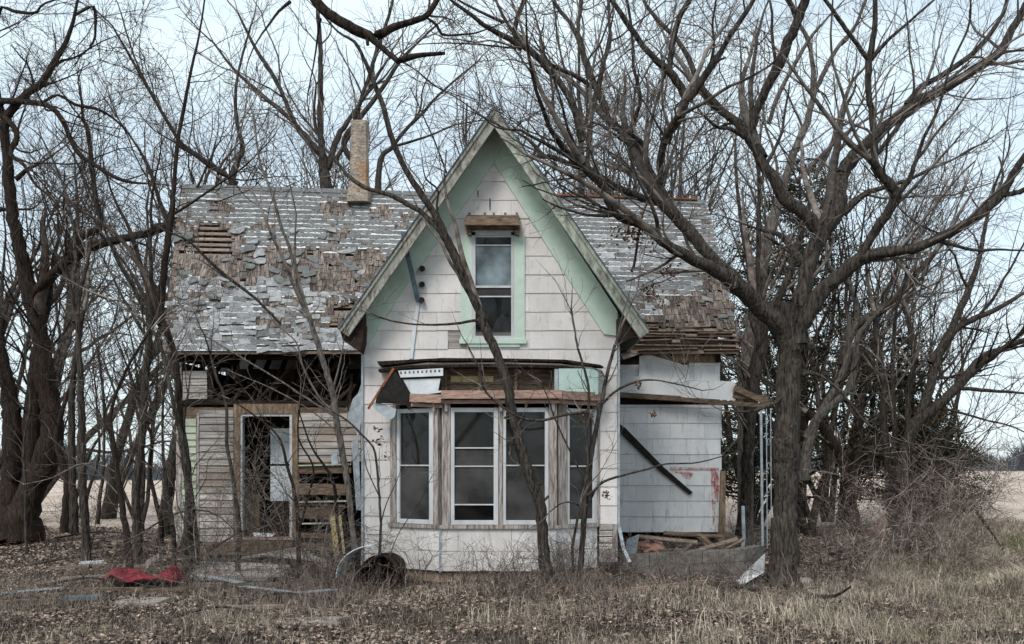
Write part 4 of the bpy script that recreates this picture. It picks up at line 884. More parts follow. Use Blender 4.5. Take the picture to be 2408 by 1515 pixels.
T.limb('z5', [(1190,690,10),(1110,660,9),(1000,590,8),(900,520,7.5),(800,465,7),(720,400,6),(640,340,5)], .3)
T.limb('z2', [(212,130,14),(160,70,12),(110,10,9)])
T.limb('z2', [(405,265,44),(330,240,36),(230,207,33),(132,207,26)], .3, cut=True)
T.limb('z2', [(190,200,28),(130,132,22),(60,75,18),(10,50,14)], .4)
T.limb('z2', [(600,560,26),(540,562,22),(460,560,18),(380,540,15),(270,505,12),(185,463,6)], -.5, cut=True)
T.limb('z2', [(262,508,11),(240,525,9),(215,556,6)], cut=True)
T.limb('z4', [(232,455,55),(130,360,50),(80,300,55),(30,240,56),(-40,165,56)], .2)
T.limb('z2', [(1020,595,74),(960,530,74),(930,480,74),(892,400,68),(840,310,56),(785,200,62),(722,115,58),(620,15,50),(560,-40,48)], .5)
T.limb('z1', [(1010,1180,80),(900,960,85),(830,800,78),(760,600,72),(700,400,58),(620,250,48),(520,130,48),(430,0,42),(380,-90,36)], .4)
T.limb('z1', [(705,390,46),(700,250,42),(728,100,42),(740,-30,38)])
T.limb('z1', [(850,930,52),(720,835,55),(580,765,52),(450,705,46),(380,650,30),(300,550,22),(200,470,15),(50,340,12)], -.8)
T.limb('z2', [(868,475,48),(760,450,50),(650,400,48),(560,345,44),(480,290,44)], -.8)
T.limb('z2', [(800,205,40),(790,130,36),(740,85,26),(690,50,20),(640,10,16),(600,-30,14)], -.3)
T.limb('z2', [(895,400,50),(892,270,44),(905,200,48),(930,100,58),(970,20,60),(1010,-40,50)], -.6)
T.limb('z1', [(1615,1520,110),(1690,1340,105),(1780,1220,98),(1820,1110,92),(1835,1030,105),(1760,900,98),(1700,790,92),(1600,710,84),(1480,590,72),(1360,450,68),(1270,320,68),(1170,170,62),(1085,50,52),(990,-60,46)], -.5)
T.limb('z1', [(1665,760,64),(1690,500,68),(1720,350,64),(1770,180,62),(1865,20,58),(1920,-100,52)])
T.limb('z1', [(1860,1060,90),(1950,950,92),(2050,790,92),(2110,690,95),(2200,560,60),(2280,420,58),(2381,270,58),(2480,120,54),(2580,-40,46),(2660,-160,40)])
T.limb('z1', [(2105,670,42),(2132,470,29),(2120,250,29),(2142,100,27),(2165,-40,24)])
T.limb('z1', [(2130,680,40),(2190,640,30),(2255,610,26)], cut=True)
T.limb('z1', [(1250,1490,64),(1275,1330,50),(1322,1200,48),(1355,1050,48),(1320,850,44),(1282,700,44),(1278,500,38),(1250,200,34),(1210,-20,32)], -.4)
T.limb('z1', [(1345,1010,22),(1290,930,18),(1240,800,12)])
T.limb('z1', [(1600,1430,30),(1500,1260,24),(1420,1120,20),(1345,1010,16)])
T.limb('z4', [(465,720,95),(482,620,80),(502,520,78),(528,400,74),(560,310,78),(578,270,68)], .2)
T.limb('z4', [(578,280,62),(530,220,64),(480,175,58),(430,130,58),(380,50,54),(340,-10,50),(318,-60,52)], .3)
T.limb('z3', [(205,710,52),(150,620,52),(100,560,44),(0,480,38),(-45,440,36)], .5)
T.limb('z1', [(2300,1260,76),(2150,1080,72),(2000,920,66),(1900,700,66),(1830,550,60),(1740,420,56),(1640,310,50),(1530,200,46),(1420,60,40),(1370,-60,34)], .5)
T.limb('z3', [(150,620,42),(172,510,45),(230,380,45),(282,280,48),(322,180,48),(370,80,46),(398,-10,42),(410,-70,38)], -.6)
T.limb('z3', [(350,60,26),(335,20,22),(310,-30,20)])
T.limb('z3', [(130,620,26),(60,580,20),(0,570,16),(-60,520,12)])
T.limb('z4', [(578,285,58),(622,225,58),(652,160,58),(655,90,58),(668,35,48),(710,-20,48)], .3)
T.limb('z3', [(560,790,66),(600,720,56),(690,630,52),(770,560,52),(850,500,52),(930,450,52),(1050,380,48),(1180,300,46),(1270,235,42),(1330,130,38),(1400,10,32)], .6)
T.limb('z3', [(850,470,30),(920,390,28),(1010,340,26),(1140,250,25),(1230,150,23),(1290,50,20),(1310,-40,17)])
T.limb('z3', [(700,720,18),(760,640,24),(830,545,24),(870,480,22)])
T.limb('z3', [(1190,295,16),(1280,240,14),(1390,225,12)])
T.limb('z4', [(660,200,36),(700,160,34),(750,120,24),(820,95,20),(920,65,15),(1010,20,12)])
T.limb('z4', [(505,400,34),(450,325,32),(412,280,22),(350,266,13),(270,240,8)], .7)
T.limb('z4', [(470,690,76),(562,525,72),(640,452,62),(720,388,62),(792,357,52),(880,345,43),(960,330,40),(1050,290,42),(1130,250,42),(1220,190,40),(1290,120,38),(1330,50,34),(1375,-20,28),(1420,-90,22)], -1.3)
T.limb('z4', [(1300,125,26),(1380,105,22),(1460,60,16)])
T.limb('z4', [(738,360,38),(792,260,40),(842,190,44),(872,120,46),(812,40,38),(770,-20,30)], -.5)
T.limb('z3', [(785,830,46),(712,755,42),(710,640,35),(700,540,36),(682,420,30),(680,290,38),(702,180,31),(712,80,27),(710,-20,26)])
T.limb('z3', [(682,272,26),(622,190,22),(550,90,20),(478,-10,18)])
T.limb('z3', [(690,275,20),(760,190,17),(850,110,14),(970,5,10)])
T.limb('z4', [(872,128,26),(926,60,24),(950,-10,18),(985,-50,14)])
T.limb('z3', [(880,760,20),(930,620,17),(990,500,14),(1050,300,12),(1130,120,10),(1140,0,9)])
T.limb('z4', [(1050,278,9),(980,250,8),(900,190,7),(830,100,7),(740,0,6)])
T.limb('z4', [(1040,305,18),(1180,342,13),(1280,340,10),(1385,345,8)])
T.limb('z4', [(1212,195,10),(1200,180,9),(1175,142,6)])
T.limb('z4', [(350,285,9),(420,330,8),(500,400,7),(575,460,5)])
T.limb('c6', [(585,270,24),(650,265,15),(720,310,13),(800,390,11),(870,480,10),(960,540,9),(1080,585,8),(1210,600,6)], -1.2)
T.limb('c6', [(520,385,16),(495,372,14),(460,400,17),(400,425,19),(330,440,11),(250,440,7)], -.4)
T.clump(1487,545,12.9,.13,170).clump(1530,690,13.2,.10,90).clump(1572,640,13.3,.08,60)
T.finish(l1=2.0, len1=(.7,2.3), l2=4.6, len2=(.35,1.1), l3=5.2, len3=(.15,.5), t0=.2, up=.06, rmin=.0028)
# ---- leaning tree across the gable
T = Tree('leaning_tree', 'slim leaning tree with knotted bark crossing the gable and bay windows', 13.35, 23, 'bark', 'twig')
T.limb('c5', [(1015,1290,74),(1012,1190,68),(992,1040,56),(990,910,54),(970,830,54),(922,700,52),(882,560,46),(850,430,48),(830,300,48),(790,190,46),(740,80,46),(705,-10,42)], 0)
T.limb('c2', [(725,1480,44),(680,1390,44),(620,1250,46),(570,1150,42),(535,1080,44),(482,970,34),(400,850,32),(330,720,30),(290,620,28),(260,500,26),(220,400,23),(180,300,20),(130,200,16),(50,150,11),(-30,60,8)], -.6)
T.limb('c2', [(535,1085,28),(442,990,28),(360,940,26),(280,900,24),(180,870,22),(100,820,20),(60,770,18),(0,700,14),(-60,640,12)], .8)
T.limb('c2', [(530,1060,14),(505,960,12),(510,880,10),(455,830,8),(440,770,6)])
T.limb('c2', [(700,1480,16),(560,1500,12),(400,1500,9),(280,1480,8),(200,1450,6)])
for (x,y) in ((890,690),(1000,850),(975,780),(820,470)): T.limb('c5', [(x,y,16),(x+16,y-14,12),(x+20,y-22,8)], cut=True)
T.finish(l1=1.3, len1=(.5,1.4), l2=3.5, len2=(.25,.7), l3=3.5, len3=(.1,.3), t0=.3, up=.05, rcap=.008)
# ---- forked sapling right of the bay
T = Tree('forked_sapling', 'forked dark sapling with arching side branches at the right edge of the bay', 13.0, 3, 'bark', 'twig')
T.limb('z6', [(165,880,26),(168,800,24),(176,700,22),(186,560,24),(202,400,22),(222,300,19),(242,200,17),(264,90,14),(292,-10,12)], 0)
T.limb('z6', [(186,600,15),(196,440,14),(188,300,13),(200,190,12),(190,100,11),(160,0,10)])
T.limb('z6', [(200,540,13),(240,480,10),(320,450,9),(400,430,8),(470,410,7),(579,405,6),(680,380,4)], -.5)
T.limb('z6', [(240,205,11),(290,155,10),(350,125,9),(420,112,7),(520,130,5),(600,150,4)], -.3)
T.limb('z6', [(182,462,8),(130,360,7),(80,250,6),(60,190,5),(30,120,4)])
T.limb('c5', [(1210,440,17),(1130,450,15),(1060,462,15),(1000,480,14),(900,470,12),(790,405,11),(720,330,10),(700,240,8),(640,120,6)], -.3)
T.limb('z6', [(150,820,12),(140,720,12),(152,640,12),(168,560,10)])
T.limb('z2', [(725,900,22),(742,850,21),(765,690,18),(790,560,15),(830,460,13),(860,370,11),(930,300,9),(1040,200,7),(1200,170,5)], .3)
T.limb('z2', [(655,530,8),(640,420,9),(645,300,9),(655,200,8),(685,100,7),(720,0,6)])
T.limb('z6', [(170,560,8),(140,545,7),(100,550,6),(60,580,5)])
T.clump(1500,905,12.8,.03,16).clump(1535,975,12.9,.025,14).clump(1380,985,12.8,.05,26).clump(1425,1165,12.7,.035,20)
T.finish(l1=3.2, len1=(.4,1.3), l2=5, len2=(.2,.7), l3=4.5, len3=(.1,.3), t0=.3, up=.02, rcap=.011, rmin=.0019)
T = Tree('leafy_sapling', 'thin sapling with a few curled leaves left of the bay windows', 13.6, 4, 'bark', 'twig')
T.limb('c5', [(245,1190,20),(240,1120,17),(245,950,13),(236,800,13),(216,620,12),(150,540,12),(90,480,11),(20,440,9)], .2)
T.limb('c5', [(245,960,7),(270,870,6),(320,760,4)]); T.limb('c5', [(238,830,6),(180,700,5),(165,600,3)]); T.limb('c5', [(280,1130,6),(330,1000,5),(430,850,4),(480,740,3)])
T.clump(894,1035,13.5,.05,18).clump(905,1075,13.5,.04,14).clump(885,1010,13.5,.03,10)
T.finish(l1=2.2, len1=(.3,.9), l2=4, len2=(.15,.5), l3=3, len3=(.1,.25), t0=.3, rcap=.008, rmin=.0018)
T = Tree('kinked_sapling', 'kinked pale sapling rising over the dark gap between door and gable', 13.9, 5, 'barkg', 'twig')
T.limb('c4', [(1660,1240,36),(1645,1110,34),(1625,950,28),(1605,760,30),(1570,560,32),(1548,430,30),(1545,380,32),(1520,290,34),(1470,130,28),(1430,0,24)], 0)
T.limb('c1', [(1435,1480,22),(1385,1350,20),(1340,1150,17),(1300,1050,17),(1260,900,15),(1205,760,13),(1180,600,9)], .3)
T.limb('c4', [(1540,340,13),(1575,200,9),(1590,110,6)]); T.limb('c4', [(1550,440,12),(1480,380,12),(1400,230,12),(1370,120,9),(1280,40,6)])
T.limb('c4', [(1560,470,9),(1450,400,9),(1300,300,9),(1100,180,8),(950,90,6)]); T.limb('c4', [(1570,540,8),(1430,430,7),(1250,330,6),(1080,260,4)])
T.finish(l1=2.6, len1=(.4,1.2), l2=4.5, len2=(.2,.6), l3=4, len3=(.1,.3), t0=.3, rcap=.01, rmin=.002)
# ---- limb reaching in from a tree that stands outside the picture
T = Tree('overhanging_tree', 'thick dark limb with a broken stub hanging over the chimney, its trunk out of sight', 9.2, 6, 'barkd', 'twigd', base=(-6.8, 9.2, 0))
T.cuts = [True]; T.limbs = [resample([(-6.8,9.2,-.1),(-6.7,9.2,2.5),(-6.5,9.2,4.6),(-5.6,9.2,6.3),(-4.2,9.2,7.2),(-3.0,9.2,6.7),(gx(800,9.2)-.25,9.2,gz(-60,9.2))], (.34,.28,.25,.19,.16,.13,.10), 40)]
T.px = [(*proj(p), p[1]) for p in T.limbs[0][0]]
T.limb('z5', [(95,-120,62),(140,-20,60),(200,60,62),(270,110,62),(340,145,62),(420,182,58),(480,190,50),(560,150,44),(640,120,38),(730,90,36),(780,30,32),(815,-40,28)], 0)
T.limb('z5', [(440,195,45),(500,248,36),(555,298,38),(590,325,38),(650,305,35),(720,292,31),(838,284,22)], -.2, cut=True)
T.limb('z5', [(425,200,22),(430,240,22)], cut=True); T.limb('z5', [(740,95,14),(790,130,17),(820,180,18),(856,188,14)])
T.limb('z5', [(180,100,16),(165,180,12),(150,300,10),(115,480,7)], .3); T.limb('z5', [(20,10,20),(-40,60,16),(-100,140,12)], free=True)
T.limb('z5', [(600,325,7),(680,370,6),(760,440,6),(860,490,5),(1000,540,4)])
T.finish(l1=1.3, len1=(.3,.9), l2=3, len2=(.2,.5), l3=3, len3=(.1,.25), t0=.5, rcap=.012)
# ---- far left twin trunk
T = Tree('twin_trunk_tree', 'old furrowed twin trunked tree at the left with a long arching limb', 20.5, 7, 'barkd', 'twigd')
T.limb('c4', [(30,1035,150),(35,950,110),(52,800,104),(62,600,98),(50,400,88),(22,250,66),(0,120,44),(10,0,32)], .3)
T.limb('c4', [(110,1040,180),(110,960,170),(150,800,125),(215,640,120),(242,480,108),(215,300,98),(190,120,90),(172,-10,78)], 0)
T.limb('c4', [(150,780,80),(140,650,80),(150,500,80),(152,350,70),(165,200,58),(185,80,60)], .4)
T.limb('c1', [(172,1480,74),(135,1350,72),(105,1200,68),(62,1000,62),(42,850,58),(32,700,48),(22,580,44),(60,500,40),(130,430,38),(190,390,34),(250,290,28),(312,180,20),(350,50,14),(370,-60,10)], -.5)
T.limb('c1', [(150,1370,50),(225,1290,48),(320,1205,58),(400,1150,54),(500,1120,44),(600,1100,38),(700,1075,36),(772,1050,30),(790,1020,20)], -1.2)
T.limb('c1', [(320,1200,60),(350,1120,58),(400,1080,40),(465,1045,26),(440,900,24),(420,700,21),(402,590,20),(385,560,16)], .5)
T.limb('c1', [(30,610,30),(0,480,32),(60,470,30),(160,475,29),(240,500,27),(290,560,24),(330,650,24),(372,720,24),(450,770,21),(530,820,19),(600,842,15),(675,850,9)], -1.2)
T.limb('c1', [(195,478,18),(268,440,15),(350,486,15),(460,510,14),(560,580,11),(640,690,9),(720,860,7)], .5)
T.limb('c1', [(0,530,25),(60,580,28),(80,640,28),(48,712,24),(110,762,19),(160,850,13),(260,950,9),(330,1180,7)])
T.limb('c1', [(75,830,26),(120,790,20),(170,765,12)]); T.limb('c1', [(190,395,22),(240,385,12),(262,378,8)]); T.limb('c1', [(250,300,22),(290,280,12)])
T.limb('c1', [(350,70,14),(430,30,20),(442,120,14),(430,200,11),(370,265,7)])
T.limb('c1', [(20,560,20),(-20,300,18),(0,50,16),(60,52,18),(160,62,14),(200,20,10),(290,-10,7)])
T.limb('c1', [(0,970,24),(60,968,14),(150,965,10),(200,920,6)]); T.limb('c1', [(330,1200,10),(300,1000,10),(200,850,8)])
T.finish(l1=2.0, len1=(1.0,3.4), l2=4.2, len2=(.5,1.7), l3=5.0, len3=(.25,.8), t0=.2, up=.02, rcap=.03, rmin=.0042, wander=.2)
# ---- traced saplings before and beside the left wing
SAP = [
 ('tall_sapling','tall straight sapling hiding the left roof corner, its crown above the ridge',14.6,[('c4',[(870,1260,50),(885,1100,46),(888,950,42),(872,800,36),(850,650,32),(835,500,28),(830,400,28),(815,200,26),(740,0,40)]),('c1',[(735,1500,44),(750,1330,38),(775,1120,34),(792,1010,30),(810,800,21),(820,670,21),(850,500,18),(890,300,14),(920,170,11),(950,-20,8)]),('c1',[(780,1030,22),(740,950,18),(700,800,16),(650,700,10),(560,570,8),(480,450,6)]),('c1',[(790,1000,14),(900,930,13),(1000,860,12),(1130,770,9),(1250,650,6)]),('c1',[(815,670,16),(900,720,14),(980,780,12),(1060,820,10)]),('c1',[(820,640,10),(740,500,10),(650,330,9),(600,200,8),(560,60,7)])]),
 ('slender_sapling','slender sapling in front of the green strip of clapboards',14.4,[('c4',[(850,1260,34),(855,1050,30),(868,850,28),(850,620,24),(808,430,22),(770,250,20),(730,100,18),(640,0,14)]),('c1',[(690,1480,20),(600,1300,18),(540,1200,16),(480,1050,14),(400,850,12),(330,700,9)])]),
 ('straight_sapling','straight grey sapling standing just behind the red cloth',15.2,[('c4',[(640,1180,56),(635,1000,48),(628,850,44),(640,700,42),(660,500,42),(672,300,38),(690,100,36),(700,-10,32)]),('c1',[(700,1490,32),(740,1400,28),(700,1280,16),(715,1150,14),(740,1000,10),(690,860,9),(670,700,7)])]),
 ('curving_sapling','sapling rising through the red cloth and curving over it',14.2,[('c4',[(592,1270,40),(600,1150,38),(590,1050,36),(562,850,33),(540,700,30),(520,560,24),(512,450,20),(560,300,16),(640,150,13),(700,60,10)])]),
 ('dark_sapling','dark sapling left of the red cloth with level lower branches',15.5,[('c4',[(402,1180,54),(392,950,46),(382,750,44),(378,500,38),(372,300,34),(362,100,28),(360,-10,26)]),('c1',[(345,1490,26),(340,1300,24),(350,1180,20),(330,1000,14),(280,820,10),(200,650,8)])]),
 ('rough_sapling','rough barked sapling between the twin trunks and the red cloth',17.5,[('c4',[(342,1000,50),(340,850,44),(335,700,40),(330,450,36),(342,250,30),(372,50,24),(385,-30,20)])]),
 ('short_sapling','short thick sapling just beside the twin trunked tree',19.0,[('c4',[(300,1000,60),(305,900,48),(312,780,42),(290,680,36),(262,560,30),(300,400,20),(330,300,14)])]),
 ('corner_tree','dark trunk standing behind the left corner of the house',18.2,[('c4',[(768,1020,80),(770,900,62),(785,760,56),(808,600,46),(826,450,34),(820,300,30),(790,100,26),(800,-60,20)])]),
 ('doorside_sapling','thin sapling crossing the clapboards left of the doorway',14.3,[('c4',[(1105,1260,34),(1100,1100,28),(1108,1000,26),(1090,850,22),(1070,700,18),(1050,600,17),(1045,400,16),(1000,280,13),(975,180,10)]),('c1',[(1300,1500,12),(1180,1380,14),(1050,1280,16),(960,1200,15),(880,1120,12),(800,1080,9)])]),
 ('doorframe_sapling','thin sapling standing before the right side of the door frame',14.1,[('c4',[(1385,1290,30),(1380,1150,26),(1378,950,22),(1360,800,18),(1330,700,15),(1290,560,12),(1180,460,9),(1060,380,6)]),('c4',[(1380,1000,14),(1420,850,12),(1450,700,10),(1380,560,8),(1390,380,6)]),('c4',[(1600,1260,14),(1560,950,18),(1540,760,16),(1440,600,10),(1380,430,6)])]),
 ('young_sapling','young sapling beside the slim stem on the leafy ground',16.5,[('c4',[(125,1100,16),(120,950,16),(118,800,15),(110,600,12),(140,400,10),(120,250,7)])]),
 ('pole_sapling','narrow pole like sapling in front of the straw field',18.5,[('c4',[(452,960,26),(460,860,22),(478,700,18),(482,500,15),(470,300,12),(440,100,9)])]),
 ('bent_sapling','bent sapling leaning toward the house corner from the straw field',17.8,[('c4',[(740,1060,34),(745,960,26),(720,850,22),(690,700,18),(700,560,15),(650,420,12),(600,250,9)])]),
 ('paired_sapling','close pair of stems against the left corner of the wing',14.9,[('c4',[(900,1250,46),(905,1080,40),(895,950,34),(880,800,30),(868,650,26),(850,500,16),(870,360,10)]),('c4',[(800,1230,28),(805,1050,26),(790,900,22),(760,700,16),(752,500,12),(760,300,10)])]),
]
for i, (nm, lb, d, ls) in enumerate(SAP):
    T = Tree(nm, lb, d, 20+i, 'bark' if i % 3 else 'barkd', 'twig' if i % 2 else 'twigd')
    for k, (c, pts) in enumerate(ls): T.limb(c, pts, 0 if k == 0 else None)
    T.finish(l1=2.7, len1=(.5,2.1), l2=4.6, len2=(.25,.9), l3=4.6, len3=(.12,.4), t0=.25, up=.03, rcap=.009, rmin=.0024, skipfirst=False, wander=.2)
# ---- thicket trees on the right, traced trunks
THK = [
 ('thicket_tree','dark trunk rising behind the right end of the roof',19.5,'bark',[('c6',[(310,1010,80),(322,850,62),(335,600,60),(352,350,62),(390,150,66),(402,0,56),(380,-60,50)]),('z4',[(330,780,50),(345,650,46),(400,540,36),(450,440,30),(480,330,28),(520,180,22),(600,60,16)]),('z4',[(330,690,40),(300,600,30),(290,430,20),(260,250,18),(240,60,16),(235,-60,12)]),('z4',[(345,640,30),(325,430,24),(330,200,20),(328,20,16),(335,-120,12)])]),
 ('thicket_tree','grey forked tree springing close behind the massive trunk',17.5,'barkg',[('c6',[(590,760,60),(600,640,54),(650,480,42),(740,330,36),(790,200,30),(802,80,27),(795,-10,22)]),('c6',[(600,560,50),(660,465,44),(730,405,40),(800,330,38),(830,200,34),(840,100,30),(900,15,24),(960,-40,20)]),('z4',[(690,700,26),(720,600,26),(690,480,24),(640,440,28),(600,400,24),(598,330,18),(560,200,12)])]),
 ('thicket_tree','leaning dark trunk crossing low through the thicket',20.5,'barkd',[('c6',[(835,1010,80),(810,900,66),(800,780,62),(770,660,56),(720,570,52),(660,490,44),(600,440,34)]),('c6',[(800,780,30),(850,600,24),(860,420,20),(900,250,16),(930,60,12)])]),
 ('thicket_tree','broad many limbed tree fanning out at the far right of the thicket',19.5,'bark',[('c6',[(1005,1020,80),(1010,950,66),(1040,700,60),(1100,510,60),(1195,425,52),(1310,320,46),(1400,205,40),(1520,145,32),(1620,108,28),(1750,60,20)]),('c6',[(1060,620,50),(1150,400,50),(1195,260,44),(1225,150,42),(1290,60,36),(1400,0,30)]),('z4',[(1010,790,36),(1080,680,34),(1150,520,30),(1200,380,22),(1230,230,16),(1260,100,12)]),('c6',[(1310,325,30),(1440,200,26),(1560,110,18)]),('c6',[(1300,330,22),(1420,340,18),(1620,355,12)])]),
 ('thicket_tree','straight stems in a tight clump at the middle of the thicket',20.0,'bark',[('c6',[(1000,900,50),(985,700,44),(960,500,40),(960,300,34),(930,100,30),(920,-20,26)]),('c6',[(1090,760,36),(1075,560,34),(1075,350,30),(1100,200,26),(1080,0,22)]),('c6',[(1000,760,34),(1010,520,28),(1000,300,24),(1010,80,20),(1020,-40,16)]),('z4',[(655,800,40),(680,680,34),(740,620,40),(800,590,36),(880,520,30),(960,430,26),(1030,350,22)])]),
 ('thicket_tree','thin crooked tree with rising twigs at the right edge of the field',16.5,'bark',[('c6',[(1080,1100,30),(1075,1000,26),(1110,920,22),(1050,820,20),(1150,740,14),(1250,700,8)]),('c6',[(1190,1150,30),(1185,1050,28),(1190,900,18),(1240,760,12),(1310,650,8)])]),
]
for i, (nm, lb, d, bk, ls) in enumerate(THK):
    T = Tree(nm, lb, d, 50+i, bk, 'twigd' if i % 2 else 'twig', group='trees of the right thicket')
    for k, (c, pts) in enumerate(ls): T.limb(c, pts, 0 if k == 0 else None)
    T.finish(l1=2.0, len1=(.8,2.6), l2=3.6, len2=(.4,1.3), l3=3.4, len3=(.2,.6), t0=.2, up=.05, rcap=.03, rmin=.0036, skipfirst=False)
# ---- trees behind the house, traced where they clear the roof
BGT = [
 ('tall slim tree with a pale mossy trunk beyond the ridge, left of the chimney',27,[('c1',[(1515,1900,70),(1510,1300,66),(1508,870,62),(1500,800,52),(1485,650,30),(1482,400,29),(1480,200,24),(1470,60,20),(1465,-80,14)]),('c1',[(1515,780,36),(1560,640,30),(1610,560,24),(1690,440,18),(1790,280,12)]),('c1',[(1505,740,34),(1400,620,28),(1330,540,24),(1200,430,20),(1080,320,14),(990,200,10)]),('c1',[(1500,730,30),(1370,580,26),(1280,380,22),(1180,220,16),(1100,60,10)]),('c1',[(1465,620,20),(1452,520,16),(1462,400,10)])]),
 ('forked tree whose two stems rise right behind the chimney',26,[('z5',[(400,1500,60),(395,1000,50),(375,640,28),(405,500,25),(440,400,24),(480,260,22),(540,90,18),(570,-40,14)]),('z5',[(390,900,44),(300,760,30),(400,610,28),(500,480,26),(590,340,22),(680,240,15),(800,130,10)]),('z5',[(255,860,26),(340,700,22),(380,560,18),(470,450,14)])]),
 ('leaning tree spreading between chimney and gable peak',28,[('z5',[(480,1500,60),(490,900,34),(560,780,26),(640,680,22),(720,600,19),(790,520,15),(900,420,12),(1010,330,9)]),('z5',[(560,780,18),(680,745,15),(780,710,12),(900,660,9),(1030,640,7)]),('z5',[(600,720,16),(700,600,14),(720,480,10),(760,380,7)])]),
 ('dark short forked tree above the left part of the ridge',25,[('c1',[(1075,1600,70),(1075,1100,60),(1078,860,36),(1075,820,34),(1100,740,24),(1125,690,22),(1095,560,20),(1090,430,16),(1110,300,12),(1160,120,9)]),('c1',[(1070,830,26),(990,770,22),(900,710,20),(830,650,18),(750,520,17),(680,400,16),(600,260,14),(520,120,10)]),('c1',[(1100,850,20),(1020,800,18),(940,740,14),(860,690,12)]),('c1',[(1000,860,18),(1020,770,14),(1080,690,10)])]),
 ('tree with upright limbs directly beyond the gable peak',30,[('z1',[(760,3200,90),(740,2200,80),(730,1500,60),(735,1250,50),(700,1000,40),(710,700,32),(705,300,30),(720,0,26),(715,-120,20)]),('z1',[(735,1300,34),(600,900,30),(500,500,24),(460,200,18),(430,-40,14)]),('z1',[(745,1400,40),(900,900,34),(1000,500,28),(1060,200,20)])]),
 ('pale limbed tree rising beyond the right end of the ridge',22,[('z3',[(130,1700,80),(200,1200,70),(310,800,40),(345,690,38),(395,580,34),(432,440,30),(480,330,24),(540,220,20),(620,120,16),(670,0,12)]),('z3',[(350,820,22),(440,730,20),(520,650,18),(620,570,15),(760,490,10)]),('z3',[(430,440,26),(432,300,22),(410,180,20),(385,130,18)]),('z3',[(230,560,22),(280,420,22),(360,270,20),(420,170,16),(490,90,10)]),('z3',[(440,800,24),(520,640,22),(560,500,20),(600,380,16),(650,320,12)])]),
]
for i, (lb, d, ls) in enumerate(BGT):
    T = Tree('background_tree', lb, d, 80+i, 'bark' if i < 5 else 'barkg', 'twig', group='bare trees beyond the house')
    for k, (c, pts) in enumerate(ls): T.limb(c, pts, 0 if k == 0 else None)
    b0 = T.limbs[0][0]; T.limbs[0] = (np.vstack([[b0[0][0], b0[0][1], -.1], b0[b0[:, 2] > .4]]), np.r_[T.limbs[0][1][0], T.limbs[0][1][b0[:, 2] > .4]])
    T.finish(l1=1.6, len1=(1.2,3.6), l2=2.6, len2=(.6,1.8), l3=2.6, len3=(.3,.9), t0=.35, up=.06, rcap=.04, rmin=.005, skipfirst=False)
# ---- grown trees: a few shapes, copied with their parts
def grown(seed, H, r0, stems, spread, dens=1., rmin=.006, lean=0):
    rs = np.random.RandomState(seed); P_ = []; R_ = []
    for i in range(stems):
        d = norm(np.array((rs.normal()*spread, rs.normal()*spread, 1.))); o = np.array((rs.normal()*.12, rs.normal()*.12, -.1)); pts = [o]
        for k in range(15): d = norm(d+rs.normal(size=3)*.09+np.array((0,0,.05))); o = o+d*H/15*rs.uniform(.8,1.05); pts.append(o)
        P_.append(pts); R_.append(r0*rs.uniform(.6,1)*np.linspace(1,.12,16)**.9)
    P_, R_ = np.array(P_), np.array(R_)
    A1, B1 = grow(rs, P_, R_, 1.5*dens, (H*.28,H*.6), 12, (25,60), .62, r0*.55, rmin*2, .13, .05, .18)
    A2, B2 = grow(rs, A1, B1, 1.6*dens, (H*.12,H*.3), 8, (25,65), .6, .026, rmin*1.4, .16, .03, .12)
    A3, B3 = grow(rs, A2, B2, 3.0*dens, (.4,1.2), 5, (25,65), .6, .012, rmin*.8, .18, .02, .1)
    t_ = Acc(); t_.add(P_, R_, 8); t_.add(A1, B1, 6); c_ = Acc(); c_.add(A2, B2, 4); c_.add(A3, B3, 3)
    return t_.mesh('trunk', True), c_.mesh('crown')
def place(name, meshes, spots, labels, cat, group, bark, twig):
    for i, (x, y, rz, sc) in enumerate(spots):
        root = thing(name, labels[i % len(labels)], cat, (x, y, 0), group); root.rotation_euler.z = rz; root.scale = (sc, sc, sc)
        t_, c_ = meshes[i % len(meshes)]
        for nm, me, mt in (('trunk', t_, bark), ('crown', c_, twig)):
            o = bpy.data.objects.new(nm, me); C.objects.link(o); o.parent = root
            if not me.materials: me.materials.append(M[mt])
GM = [grown(101, 14, .19, 3, .20, 1.0, .008), grown(102, 15, .21, 2, .16, 1., .008), grown(103, 13, .16, 5, .24, .9, .008)]
GT = [grown(111, 8.5, .10, 4, .22, 1.25), grown(112, 9.5, .12, 3, .18, 1.2), grown(113, 7, .08, 5, .32, 1.3)]
def at(x, d): return gx(x, d)
sp = [(at(60,34),34,.3,.95),(at(250,30),30,1.2,.85),(at(620,31),31,3.6,.9),(at(1060,37),37,5.0,1.1),(at(1330,34),34,.9,1.0),(at(1500,30),30,2.1,1.0),(at(760,42),42,5.5,1.1),(at(1250,44),44,1.5,1.2)]
place('background_tree', GM, sp, ['bare leafless tree in the screen of trees beyond the house roof'], 'tree', 'bare trees screening the sky beyond the house', 'bark', 'twig')
sp = [(at(1900,23),23,.2,1.0),(at(1990,26),26,1.4,1.05),(at(2160,27),27,3.3,1.05),(at(1780,25),25,2.8,1.1),(at(1940,29),29,3.9,1.2),(at(2215,31),31,.6,1.2)]
place('thicket_tree', GT, sp, ['leafless multi stemmed tree deep in the right hand thicket'], 'tree', 'leafless trees packed into the right thicket', 'bark', 'twig')
sp = [(at(20,27),27,.4,1.0),(at(330,25),25,3.7,.7),(at(170,30),30,4.6,.9),(at(480,27),27,5.1,.9),(at(-60,22),22,2.0,1.0)]
place('left_thicket_tree', GT, sp, ['leafless young tree in the thin wood beside the straw field'], 'tree', 'leafless young trees between twin trunks and house', 'barkd', 'twigd')
sp = [(-3.5,-9,.7,.8),(1.2,-11,2.9,.75),(5.0,-8,4.6,.7)]  # trees added out of view to give the panes something to mirror
